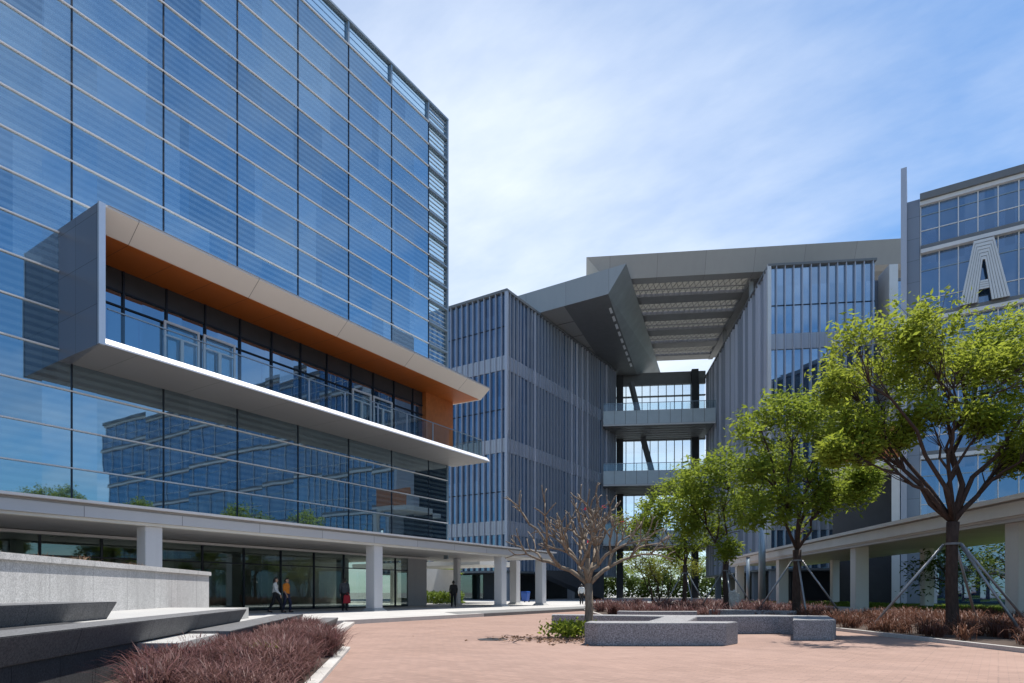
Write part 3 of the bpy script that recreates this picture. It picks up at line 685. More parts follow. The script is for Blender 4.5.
while x < AX1:
    MB().box(x-.035, x+.035, AY-.12, AY-.052, 6.3, 30.44).build('mullion', M['bar_light'], A); x += 1.17 if x < 16 else 3.51
MB().box(-.58, AX0-.06, AY-.2, AY+3, 0, 31.0).build('end_pier', M['clad_x'], A)
MB().box(-.97, -.585, AY-.9, AY+3, 0, 33.35).build('blade_wall', M['fin'], A)
MB().box(AX0-.8, AX1, AY-.6, AY+.3, 5.55, 5.95).build('first_floor_slab', M['white_wall'], A)
MB().box(AX0, AX1, AY+3.6, AY+3.7, 0.1, 5.5).build('lobby_window', M['glass_a'], A)
for x in (1, 9, 17, 25, 33): MB().box(x-.35, x+.35, AY+.3, AY+1, 0, 5.54).build('column', M['white_wall'], A)
# porch with an orange ceiling beside the wing
po = thing('porch', 'white framed porch with an orange ceiling between the glass wing and the finned block', 'porch', (-2.5, 55, 0))
MB().box(-5.8, -1.0, 53.5, 60, 10.4, 10.9).build('roof_slab', M['white_wall'], po)
MB().box(-5.8, -1.0, 53.4, 53.49, 10.905, 13.2).build('timber_wall', M['orange_wall'], po)
MB().box(-1.5, -.99, 53.6, 54.1, 0, 10.39).build('column', M['white_wall'], po)
MB().box(-5.8, -1.6, 58, 58.2, 0, 10.39).build('back_wall', M['wall_dark'], po)
# letter A
la = thing('letter_sign', 'large ribbed metal letter A fixed on the glass wing facade', 'sign', (4.15, AY-.6, 22.1))
xa, xb, ta, tb, z0, z1 = 2.70, 5.60, 3.52, 4.70, 22.1, 26.55
yf, yb = AY-.72, AY-.48
def apoly(pts, ya, yb_): # polygon in XZ extruded over Y
    m = MB(); n = len(pts); m.v = [(x, ya, z) for x, z in pts]+[(x, yb_, z) for x, z in pts]
    m.f = [tuple(range(n)), tuple(reversed(range(n, 2*n)))]+[(k, k+n, (k+1) % n+n, (k+1) % n) for k in range(n)]
    return m
def lerp2(p, q, t): return (p[0]+(q[0]-p[0])*t, p[1]+(q[1]-p[1])*t)
L0, L1 = (xa, z0), (ta, z1); R0, R1 = (xb, z0), (tb, z1)
mx = (xa+xb)/2; mt = (ta+tb)/2
Li0, Li1 = (xa+1.05, z0), (mt-.06, z1-1.5); Ri0, Ri1 = (xb-1.05, z0), (mt+.06, z1-1.5)
pl = MB()
for quad in ([L0, Li0, Li1, L1], [Ri0, R0, R1, Ri1], [L1, Li1, Ri1, R1]):
    a = apoly(quad, yf+.05, yb); i = len(pl.v); pl.v += a.v; pl.f += [tuple(q+i for q in fc) for fc in a.f]
h0, h1 = .30, .52
cl = [lerp2(Li0, Li1, h0), lerp2(Ri0, Ri1, h0), lerp2(Ri0, Ri1, h1), lerp2(Li0, Li1, h1)]
a = apoly(cl, yf+.052, yb+.002); i = len(pl.v); pl.v += a.v; pl.f += [tuple(q+i for q in fc) for fc in a.f]
pl.build('letter_plate', M['letter_gap'], la)
rb_ = MB()
for k in range(6):
    t0, t1 = k/6, (k+.84)/6
    for O0, O1, I0, I1 in ((L0, L1, Li0, Li1), (R0, R1, Ri0, Ri1)):
        q = [lerp2(O0, I0, t0), lerp2(O0, I0, t1), lerp2(O1, I1, t1), lerp2(O1, I1, t0)]
        a = apoly(q, yf-.02, yf+.049); i = len(rb_.v); rb_.v += a.v; rb_.f += [tuple(x_+i for x_ in fc) for fc in a.f]
    q = [lerp2(L1, Li1, t0), lerp2(R1, Ri1, t0), lerp2(R1, Ri1, t1), lerp2(L1, Li1, t1)]
    a = apoly(q, yf-.025, yf+.048); i = len(rb_.v); rb_.v += a.v; rb_.f += [tuple(x_+i for x_ in fc) for fc in a.f]
    if k < 4:
        s0, s1 = h0+(h1-h0)*k/4, h0+(h1-h0)*(k+.84)/4
        q = [lerp2(Li0, Li1, s0), lerp2(Ri0, Ri1, s0), lerp2(Ri0, Ri1, s1), lerp2(Li0, Li1, s1)]
        a = apoly(q, yf-.022, yf+.047); i = len(rb_.v); rb_.v += a.v; rb_.f += [tuple(x_+i for x_ in fc) for fc in a.f]
rb_.build('letter_rib', M['letter'], la)

# ---------- right colonnade ----------
RD = math.atan(.1)                                   # runs along the rear grid
def RC(o, d): return C(14.6+.1*d+o, d)
rw = thing('covered_walkway', 'flat roofed cream colonnade curving past the trees at right', 'walkway', (*RC(2, 33), 0))
rotc = TH-RD
MB().prism([RC(-.35, 6), RC(-.35, 58), RC(6.3, 58), RC(6.3, 6)], 3.55, 3.75).build('soffit', M['canopy_cream'], rw)
MB().prism([RC(-.36, 6), RC(-.36, 58), RC(6.3, 58), RC(6.3, 6)], 3.754, 4.1).build('roof', M['canopy_soffit'], rw)
MB().prism([RC(-.45, 6), RC(-.45, 58.1), RC(-.363, 58.1), RC(-.363, 6)], 3.62, 4.05).build('fascia', M['canopy_cream'], rw)
MB().prism([RC(-.62, 6), RC(-.62, 58.2), RC(.1, 58.2), RC(.1, 6)], 4.104, 4.26).build('roof_edge', M['canopy_cream'], rw)
MB().prism([RC(-.3, 6), RC(-.3, 58), RC(.0, 58), RC(.0, 6)], 3.44, 3.545).build('edge_beam', M['canopy_edge'], rw)
for d in (9.2, 21, 33, 45.3, 57): column(rw, *RC(.3, d), 0, 3.55, .66, rotc, 'canopy_cream')
for d in (11, 23, 34.9, 47.3): column(rw, *RC(4.9, d), .25, 3.55, .5, rotc, 'canopy_cream')
# round poles near the finned block
for px, d, r, z, lb in ((762, 44, .24, 7.6, 'thick grey steel post rising among the trees before the finned block'), (748, 47, .13, 3.7, 'slim dark grey post left of the thick grey post')):
    t = thing('post', lb, 'post', (*at(px, d), 0))
    p = at(px, d); MB().tube([(*p, 0), (*p, z)], r, 14).build('shaft', M['frame_grey'], t, smooth=True)
    MB().tube([(*p, 0), (*p, .12)], r*1.6, 14).build('base_plate', M['slab_edge'], t)
    MB().tube([(*p, z), (*p, z+.06)], r*1.15, 14).build('cap', M['slab_edge'], t)

# ---------- plaza benches ----------
def cp(*pts): return [at(px, d) for px, d in pts]
BH = .485
t = tag(MB().prism(cp((584.5, 13.75), (597, 13.45), (660, 13.42), (726, 13.45), (738, 14.0), (733, 14.25), (688, 14.4), (697, 16.9), (735, 17.2), (779, 17.3), (793, 17.0), (793, 14.9), (833, 14.9), (836, 15.3), (828, 17.6), (762, 18.5), (690, 18.1), (552, 19.0), (551.7, 18.2), (600, 17.8), (664, 17.1), (648, 14.45), (590, 14.5)), 0, BH).build('stone_bench', M['granite_bench'], bevel=.015),
        'zigzag speckled granite bench round the bare frangipani tree on the red plaza', 'bench')
t = tag(MB().prism(cp((617, 22.4), (640, 21.9), (697, 22.0), (697, 22.8), (640, 22.7), (619, 23.2)), 0, BH-.02).build('stone_bench', M['granite_bench'], bevel=.015),
        'straight granite bench behind the zigzag bench, left of the bed', 'bench', 'rear granite benches')
t = tag(MB().prism(cp((709, 23.6), (733, 23.2), (795, 21.6), (797, 22.4), (735, 24.0), (710, 24.4)), 0, BH).build('stone_bench', M['granite_bench'], bevel=.015),
        'angled granite bench in front of the staked tree, behind the zigzag bench', 'bench', 'rear granite benches')

# ---------- vegetation ----------
def rand_dirs(n):
    v = RNG.normal(size=(n, 3)); return v/np.linalg.norm(v, axis=1, keepdims=True)
def leaves(name, pos, dirs, size, mat, parent=None, width=.36, jitter=.5):
    """folded leaf blades from pos along dirs"""
    n = len(pos); s = size*(1+jitter*RNG.uniform(-1, 1, (n, 1)))
    side = np.cross(dirs, rand_dirs(n)); side /= np.linalg.norm(side, axis=1, keepdims=True)+1e-9
    nor = np.cross(side, dirs)
    a = pos; tip = pos+dirs*s-nor*s*.10
    mid = pos+dirs*s*.45+nor*s*.06
    l = mid+side*s*width*.5-nor*s*.05; r = mid-side*s*width*.5-nor*s*.05
    V = np.stack([a, l, tip, r, mid], 1).reshape(-1, 3)
    i = np.arange(n)[:, None]*5
    Fc = np.concatenate([i+np.array([[0, 1, 4]]), i+np.array([[1, 2, 4]]), i+np.array([[2, 3, 4]]), i+np.array([[3, 0, 4]])], 0)
    return raw_mesh(name, V, Fc, mat, parent)
def blades(name, base, tipv, droop, width, mat, parent=None):
    """arching grass blades: base (n,3), tip offset (n,3), droop (n,)"""
    n = len(base); up = np.array([0, 0, 1.])
    side = np.cross(tipv, up)+rand_dirs(n)*.05; side /= np.linalg.norm(side, axis=1, keepdims=True)+1e-9
    rows = []
    for t_, w in ((0, .7), (.4, 1), (.75, .65), (1, .05)):
        p = base+tipv*t_; p = p.copy(); p[:, 2] += droop*(1.15*math.sin(math.pi*min(t_, .95)*.9)-t_)
        rows += [p-side*width[:, None]*w*.5, p+side*width[:, None]*w*.5]
    V = np.stack(rows, 1).reshape(-1, 3); i = np.arange(n)[:, None]*8
    Fc = np.concatenate([i+np.array([[2*k, 2*k+1, 2*k+3, 2*k+2]]) for k in range(3)], 0)
    return raw_mesh(name, V, Fc, mat, parent)
def wobble(p, q, n, amp, sag=0.):
    p, q = Vector(p), Vector(q); L = (q-p).length; out = [p]
    for k in range(1, n):
        t_ = k/n; w = Vector((random.uniform(-1, 1), random.uniform(-1, 1), random.uniform(-1, 1)))*amp*L
        out.append(p.lerp(q, t_)+w+Vector((0, 0, sag*L*math.sin(math.pi*t_))))
    return out+[q]
def tree(label, px, d, zb, fork_py, r0, lobes, leaf, lmat, bmat='bark', n_clu=60, n_leaf=14, lean=0, spread=1.6, group='young staked trees of the plaza', stems=1, name='shade_tree', hang=.45):
    x0, y0 = at(px, d); base = Vector((x0, y0, zb)); fz = hz(fork_py, d)
    t = thing(name, label, 'tree', tuple(base), 0, group)
    fk = Vector((*at(px+lean, d), fz)); tr = MB()
    if stems == 1:
        pts = wobble(base, fk, 5, .012); tr.tube([base-Vector((0, 0, .1))]+pts, [r0*1.5, r0*1.25, r0*1.05, r0, r0*.97, r0*.95, r0*1.05], 10)
    P = []; DR = []; prims = []
    for li, (lx, ly, lr) in sorted(enumerate(lobes), key=lambda q: q[0] % 3):
        dd = d+RNG.uniform(-spread, spread)*(.8 if li % 2 else 1); rr = lr/F*d
        c = Vector((*at(lx, dd), hz(ly, dd)))
        start = fk if stems == 1 else base+Vector((random.uniform(-.25, .25), random.uniform(-.25, .25), 0))
        prim = stems > 1 or li % 3 == 0 or not prims
        if not prim:
            pp = min(prims, key=lambda q: (q[6]-c).length); start = pp[random.choice((2, 3, 4))]
        path = wobble(start, c, 6, .045, .06 if stems == 1 else .0)
        if prim: prims.append(path)
        rl = r0*((.52 if prim else .30) if stems == 1 else .5)*(.8+.3*random.random())
        tr.tube(path, [rl*(1-.13*k) for k in range(7)], 7)
        for k in range(n_clu):
            u = rand_dirs(1)[0]*(RNG.uniform(.25, 1)**.45)*RNG.choice((.9, 1., 1.08, 1.35)); u[2] = u[2]*.82+.06
            # gaps in the crown
            q = np.array(c)+u*rr
            g = math.sin(q[0]*2.1+li)+math.sin(q[1]*2.3+1.7*li)+math.sin(q[2]*2.6)
            if g < -.45: continue
            if k % 3 == 0:
                s = path[random.randint(3, 6)]; tw = wobble(s, q, 3, .07); tr.tube(tw, [rl*.26, rl*.18, rl*.11, .006], 4, False)
            m = n_leaf
            dv = rand_dirs(m); dv[:, 2] = dv[:, 2]*.55-hang*.4; dv += .35*u; dv /= np.linalg.norm(dv, axis=1, keepdims=True)
            off = RNG.normal(size=(m, 3))*leaf*.75
            P.append(q+off); DR.append(dv)
    tr.build('trunk', M[bmat], t, smooth=True)
    leaves('crown', np.concatenate(P), np.concatenate(DR), leaf, M[lmat], t)
    return t, base, fk
t3, b3, f3 = tree('largest broad crowned tree in the right bed, in front of the lettered wing', 953, 17.0, .05, 522, .148,
    [(862, 358, 34), (897, 336, 30), (935, 334, 30), (972, 342, 32), (1008, 338, 32), (1048, 352, 40), (842, 388, 24), (876, 392, 32), (918, 376, 32), (955, 374, 28),
     (1000, 385, 30), (1040, 402, 34), (856, 425, 22), (896, 432, 20), (985, 420, 16), (1018, 455, 20), (928, 418, 18), (1085, 400, 40), (1100, 340, 40), (985, 362, 28), (1022, 380, 28), (948, 402, 22), (1060, 430, 30), (836, 452, 12), (870, 455, 14)], .145, 'leaf_a', n_clu=150, n_leaf=15)
t2, b2, f2 = tree('medium tree with bright crown staked left of the right colonnade', 797, 24.0, .05, 550, .15,
    [(762, 432, 26), (788, 414, 24), (818, 420, 26), (838, 445, 22), (748, 470, 20), (778, 462, 26), (812, 462, 26), (850, 490, 20), (865, 478, 12), (830, 500, 18), (752, 512, 18), (785, 505, 20), (808, 520, 14)], .20, 'leaf_b', n_clu=120, n_leaf=14)
t4, b4, f4 = tree('round crowned young tree left of the thick grey post', 726, 31.0, .05, 562, .14,
    [(724, 468, 20), (702, 482, 21), (746, 478, 20), (692, 505, 20), (722, 500, 24), (750, 508, 20), (708, 530, 18), (740, 532, 16), (685, 528, 14), (726, 548, 10)], .21, 'leaf_b', n_clu=110, n_leaf=13)
t5, b5, f5 = tree('young green tree second from the bare frangipani', 685, 35.0, .05, 565, .12,
    [(692, 482, 18), (670, 496, 20), (652, 508, 18), (686, 512, 20), (662, 528, 19), (692, 538, 16), (674, 550, 12), (644, 530, 12)], .21, 'leaf_b', n_clu=100, n_leaf=13)
t6, b6, f6 = tree('thin multi stemmed yellow green tree next to the bare frangipani', 660, 39.0, .05, 590, .09,
    [(648, 525, 16), (632, 538, 16), (660, 545, 16), (640, 560, 15), (674, 562, 14), (624, 522, 11), (655, 572, 10), (690, 570, 10)], .18, 'leaf_c', n_clu=55, n_leaf=10, stems=5)
# trees seen far through the gap and past the colonnade
for px, d, hgt, lb in ((598, 118, 11, 'distant tree under the bridges nearest the black stair'), (622, 125, 13, 'distant green tree under the bridges just right of the frangipani crown'),
        (645, 120, 12, 'distant green tree right behind the multi stemmed tree'), (668, 132, 14, 'distant tree showing between the multi stemmed tree and the second young tree'), (690, 121, 12, 'distant tree behind the trunk of the second young tree'),
        (712, 128, 13, 'distant green tree under the bridges beside the grey fins'), (438, 66, 6, 'small leafy tree in the sunny passage beyond the lobby')):
    b = hz(592, d); k = F/d
    tree(lb, px, d, 0, 592-(hgt*.3-EYE)*k, .2, [(px+dx*k, 592-(hgt*h_-EYE)*k, rr*k) for dx, h_, rr in ((-.16*hgt, .5, .17*hgt), (.15*hgt, .5, .17*hgt), (0, .8, .17*hgt), (-.1*hgt, .3, .17*hgt), (.12*hgt, .24, .17*hgt), (.02*hgt, .52, .17*hgt))], .34, 'leaf_b', n_clu=90, n_leaf=10, group='trees beyond the buildings', name='distant_tree')
for px, d, hgt, lb in ((950, 34, 5.5, 'bushy green tree behind the right colonnade columns'), (1010, 33, 6, 'bushy tree glimpsed behind the nearest right column')):
    k = F/d
    tree(lb, px, d, .25, 592-(hgt*.3-EYE)*k, .1, [(px+dx*k, 592-(hgt*h_-EYE)*k, rr*k) for dx, h_, rr in ((-1.3, .35, 1.2), (1.2, .4, 1.2), (0, .75, 1.2), (-.6, .5, 1.1))], .22, 'leaf_d', n_clu=60, n_leaf=10, group='trees beyond the buildings', name='distant_tree')
# stakes
def stakes(base, fk, feet, zt, label):
    t = thing('tree_support', label, 'tree support', tuple(base), 0, 'steel tree supports')
    cols = MB().tube([(base.x, base.y, zt-.03), (base.x, base.y, zt+.03)], .2, 12).build('collar', M['slab_edge'], t)
    for dx, dd in feet:
        c = Vector(C(dx, dd)); top = Vector((base.x+c.x*.1, base.y+c.y*.1, zt)); ft = Vector((base.x+c.x, base.y+c.y, .02))
        MB().tube([top, ft], .035, 8).build('pole', M['steel_pole'], t, smooth=True)
stakes(b3, f3, ((-1.75, 1.0), (.85, -1.35), (2.2, -.1), (1.75, 1.4)), 2.45, 'four galvanised poles bracing the largest tree')
stakes(b2, f2, ((-.2, -1.3), (1.75, -.3), (.9, 1.3), (-1.4, .9)), 2.35, 'four galvanised poles bracing the medium tree by the colonnade')
stakes(b4, f4, ((-.1, -1.2), (1.7, .2), (.8, 1.1), (-1.3, .5)), 2.2, 'four galvanised poles bracing the round crowned young tree')
stakes(b5, f5, ((-1.2, .6), (1.4, .1), (.2, -1.2)), 2.2, 'three galvanised poles bracing the second young tree')

# bare frangipani
fb = Vector((*at(588.5, 16.3), 0)); fg = thing('frangipani_tree', 'bare branched frangipani tree with a few red tips within the zigzag bench', 'tree', tuple(fb))
fm = MB(); tips = []
k16 = 16.3/F
fkz = hz(585, 16.3)
fm.tube([fb-Vector((0, 0, .1)), fb+Vector((0, 0, .3)), fb+Vector((.01, .02, .75)), Vector((fb.x, fb.y, fkz+.05))], [.15, .115, .105, .10], 12)
rr_ = random.Random(5)
def fr_branch(p, d, L, r, depth):
    q = p+d*L; bend = Vector((rr_.uniform(-1, 1), rr_.uniform(-1, 1), rr_.uniform(-.2, 1)))*L*.10
    fm.tube([p, p.lerp(q, .35)+bend*.7, p.lerp(q, .7)+bend, q], [r, r*.92, r*.85, r*.86], 7)
    if depth == 0 or r < .011: tips.append((q, d)); return
    n = 3 if rr_.random() < .30 else 2
    ax = d.orthogonal().normalized(); ph = rr_.uniform(0, 6.28)
    for i in range(n):
        a = Quaternion(d, ph+6.283*i/n) @ ax
        sp = rr_.uniform(.42, .72)
        nd = (d*math.cos(sp)+a*math.sin(sp)+Vector((0, 0, .20))).normalized()
        # keep the crown a flat-topped dome
        fr_branch(q, nd, L*rr_.uniform(.70, .92), r*.70, depth-1)
starts = []
for ang, el, L, r in ((175, 32, .95, .075), (120, 52, .75, .075), (60, 60, .72, .08), (10, 40, .78, .07), (300, 50, .7, .07), (240, 48, .7, .07), (90, 78, .8, .085)):
    a = math.radians(ang); e = math.radians(el)
    c = Vector(C(math.cos(a)*math.cos(e), math.sin(a)*math.cos(e)*.9)); dv = Vector((c.x, c.y, math.sin(e))).normalized()
    fr_branch(Vector((fb.x, fb.y, fkz)), dv, L*.90, r*.88, 4)
fm.build('trunk', M['bark_pale'], fg, smooth=True)
sel = [t_ for t_ in tips if rr_.random() < .035]
P = np.array([tuple(p) for p, d_ in sel for _ in range(5)]); Dd = rand_dirs(len(P)); Dd[:, 2] = np.abs(Dd[:, 2]); Dd /= np.linalg.norm(Dd, axis=1, keepdims=True)
leaves('blossom', P, Dd, .085, M['pink'], fg, .4)

# grasses
def in_poly(p, poly):
    x, y = p; c = False; n = len(poly)
    for i in range(n):
        x1, y1 = poly[i]; x2, y2 = poly[(i+1) % n]
        if (y1 > y) != (y2 > y) and x < (x2-x1)*(y-y1)/(y2-y1)+x1: c = not c
    return c
def grass(name, label, poly, n_clump, per, h, spread, mat, w=.012, z=.05, lim=None, rmin=.0):
    pts = []; xs = [p[0] for p in poly]; ds = [p[1] for p in poly]
    while len(pts) < n_clump:
        p = (random.uniform(min(xs), max(xs)), random.uniform(min(ds), max(ds)))
        if lim and random.random() > lim(p): continue
        if in_poly(p, poly): pts.append(p)
    B = []; T = []; Dr = []; Wd = []
    for p in pts:
        hh = h*random.uniform(.5, 1.3); c = C(*p); n = per
        a = RNG.uniform(0, 2*np.pi, n); rad = RNG.uniform(.15, 1, n)*spread*hh/h
        B.append(np.stack([c[0]+RNG.normal(size=n)*.07, c[1]+RNG.normal(size=n)*.07, np.full(n, z)], 1))
        T.append(np.stack([np.cos(a)*rad, np.sin(a)*rad, hh*RNG.uniform(.45, 1., n)], 1)); Dr.append(hh*RNG.uniform(.1, .45, n)); Wd.append(w*RNG.uniform(.6, 1.3, n))
    o = blades(name, np.concatenate(B), np.concatenate(T), np.concatenate(Dr), np.concatenate(Wd), mat)
    return stuff(o, label, 'grass')
lp = [(-1.24-.18*d, d) for d in (5.5, 13.4)]+[(-2.0-.18*13.8, 13.8), (-2.2-.18*17.5, 17.5), (-2.7-.18*17.5, 17.5), (-2.9-.18*10, 10), (-5.0, 8.6), (-4.2, 7.2), (-3.2, 5.5)]
grass('purple_grass', 'dense purple fountain grass filling the left bed', lp, 400, 85, .46, .50, M['purple'], .013)
grass('rust_grass', 'rust and purple fountain grass under the right hand trees', [(9.95, 8), (9.95, 18.8), (8.8, 22.3), (12, 26), (18, 26), (17.6, 8)], 430, 64, .56, .50, M['rust_grass'], .018)
grass('purple_grass', 'dark purple grass in the middle bed behind the benches', [(8.8, 22.3), (4.8, 24.5), (4.6, 30), (4.8, 43), (14, 40), (14, 26)], 380, 52, .70, .55, M['purple'], .028)
grass('lawn', 'bright green lawn strip behind the right colonnade', [(19.3, 14), (19.5, 52), (26, 52), (26, 14)], 2600, 16, .2, .14, M['lawn'], .03, .27)
grass('dry_groundcover', 'dry brown groundcover on top of the planter wall', [(-8.3-.1*0, 6), (-8.3, 8), (-9.6, 17), (-10.9, 19), (-11.5, 17), (-10, 6)], 260, 26, .22, .25, M['dry'], .012, 1.7)
# shrub at the bench end
sp = at(568, 15.9); sh = thing('shrub', 'small leafy green shrub at the left end of the zigzag bench', 'shrub', (*sp, 0))
n = 900; c = RNG.normal(size=(n, 3))*np.array([.27, .27, .10])+np.array([*sp, .2]); c[:, 2] = np.clip(c[:, 2], .03, .5)
dv = rand_dirs(n); dv[:, 2] = np.abs(dv[:, 2]); leaves('foliage', c, dv, .11, M['leaf_b'], sh, .5)
smb = MB()
for k in range(7): smb.tube([(*sp, 0), (sp[0]+random.uniform(-.3, .3), sp[1]+random.uniform(-.3, .3), .3)], [.015, .006], 5)
smb.build('stem', M['bark'], sh)
sp = at(268, 8.6); sh = thing('grass_tuft', 'yellow green grass tuft among the purple grass', 'plant', (*sp, .05))
n = 150; a = RNG.uniform(0, 6.28, n); rd = RNG.uniform(.05, .3, n)
blades('blade', np.stack([sp[0]+RNG.normal(size=n)*.05, sp[1]+RNG.normal(size=n)*.05, np.full(n, .05)], 1), np.stack([np.cos(a)*rd, np.sin(a)*rd, RNG.uniform(.25, .5, n)], 1), RNG.uniform(.05, .15, n), np.full(n, .014), M['leaf_c'], sh)
# shrubs in the passage
sp = at(437, 53); sh = thing('hedge', 'sunlit low green hedge in the passage beyond the lobby', 'hedge', (*sp, .15))
n = 2600; c = np.stack([RNG.uniform(-2.2, 2.2, n), RNG.uniform(-.6, .6, n), RNG.uniform(.1, 1.0, n)], 1); c = c@np.array([[CT, ST, 0], [-ST, CT, 0], [0, 0, 1]])+np.array([*sp, .15])
dv = rand_dirs(n); leaves('foliage', c, dv, .2, M['lawn'], sh, .5)
sp = at(650, 112); sh = thing('hedge', 'tall dark green hedge closing the view far under the bridges', 'hedge', (*sp, 0))
n = 9000; c = np.stack([RNG.uniform(-14, 20, n), RNG.uniform(-1.2, 1.2, n), RNG.uniform(0, 1, n)**.8], 1); c[:, 2] *= 4.2+.8*np.sin(c[:, 0]*.9)+.5*np.sin(c[:, 0]*2.3+1)
c = c@np.array([[CT, ST, 0], [-ST, CT, 0], [0, 0, 1]])+np.array([*sp, 0.])
leaves('foliage', c, rand_dirs(n), .5, M['leaf_d'], sh, .55)
# leaf litter
n = 420; xs = RNG.normal(size=n)*.8+at(556, 15)[0]; ysl = RNG.normal(size=n)*.5+at(556, 15)[1]
dv = rand_dirs(n); dv[:, 2] *= .12; dv /= np.linalg.norm(dv, axis=1, keepdims=True)
stuff(leaves('leaf_litter', np.stack([xs, ysl, RNG.uniform(.008, .03, n)], 1), dv, .09, M['litter'], None, .45), 'dry fallen leaves scattered on the red paving by the frangipani', 'leaves')

dx_, dy_ = at(493, 15.2)
t = thing('drain_cover', 'small dark iron drain cover set in the red paving', 'drain cover', (dx_, dy_, .01))
MB().tube([(dx_, dy_, .004), (dx_, dy_, .014)], .36, 24).build('frame', M['slab_edge'], t)
g_ = MB()
for k in range(-3, 4): g_.box(dx_-.28, dx_+.28, dy_+k*.08-.02, dy_+k*.08+.02, .0145, .02)
g_.build('grate', M['wall_dark'], t)
# rock
rp = at(735.5, 30); rk = bmesh.new(); bmesh.ops.create_icosphere(rk, subdivisions=4, radius=.5)
from mathutils import noise as mnoise
for v in rk.verts:
    s = 1+.38*mnoise.noise(v.co*2.6)+.16*mnoise.noise(v.co*7)
    v.co = Vector((v.co.x*.55*s, v.co.y*.5*s, (v.co.z+.46)*1.15*s))
me = bpy.data.meshes.new('rock'); rk.to_mesh(me); rk.free(); me.materials.append(M['rock'])
ro = bpy.data.objects.new('rock', me); COL.objects.link(ro); ro.location = (*rp, .05)
tag(ro, 'pale upright ornamental rock in the bed under the round crowned tree', 'rock')
# blue bin
bp_ = at(525.5, 62); bn = thing('litter_bin', 'blue wheeled litter bin in the shade behind the colonnade', 'bin', (*bp_, .15))
x, y = bp_
MB().prism([(x-.35, y-.35), (x+.35, y-.35), (x+.35, y+.35), (x-.35, y+.35)], .22, 1.1, [(x-.27, y-.27), (x+.27, y-.27), (x+.27, y+.27), (x-.27, y+.27)]).build('body', M['blue'], bn, bevel=.03)
MB().prism([(x-.33, y-.36), (x+.33, y-.36), (x+.33, y+.3), (x-.33, y+.3)], 1.105, 1.22, [(x-.38, y-.4), (x+.38, y-.4), (x+.38, y+.38), (x-.38, y+.38)]).build('lid', M['blue'], bn, bevel=.02)
for s in (-.25, .25): MB().tube([(x+s-.03, y+.25, .25), (x+s+.03, y+.25, .25)], .1, 12).build('wheel', M['cloth_black'], bn)

# ---------- people ----------
def blob(name, caps, mat, parent, vox, world):
    """union of tapered capsules remeshed to one continuous skin"""
    bm = bmesh.new()
    for p, q, r0, r1 in caps:
        p, q = Vector(p), Vector(q); L = (q-p).length; n = max(2, int(L/(min(r0, r1)*.35))+1)
        for k in range(n):
            t_ = k/(n-1); c = p.lerp(q, t_); r = r0+(r1-r0)*t_
            bmesh.ops.create_icosphere(bm, subdivisions=2, radius=r, matrix=Matrix.Translation(c))
    me = bpy.data.meshes.new(name); bm.to_mesh(me); bm.free()
    o = bpy.data.objects.new(name, me); COL.objects.link(o)
    md = o.modifiers.new('r', 'REMESH'); md.mode = 'VOXEL'; md.voxel_size = vox
    m2 = o.modifiers.new('s', 'SMOOTH'); m2.iterations = 3; m2.factor = .5
    dg = bpy.context.evaluated_depsgraph_get(); new = bpy.data.meshes.new_from_object(o.evaluated_get(dg))
    o.modifiers.clear(); o.data = new; bpy.data.meshes.remove(me); new.materials.clear(); new.materials.append(mat); new.name = name
    new.polygons.foreach_set('use_smooth', [True]*len(new.polygons))
    o.parent = parent; return o
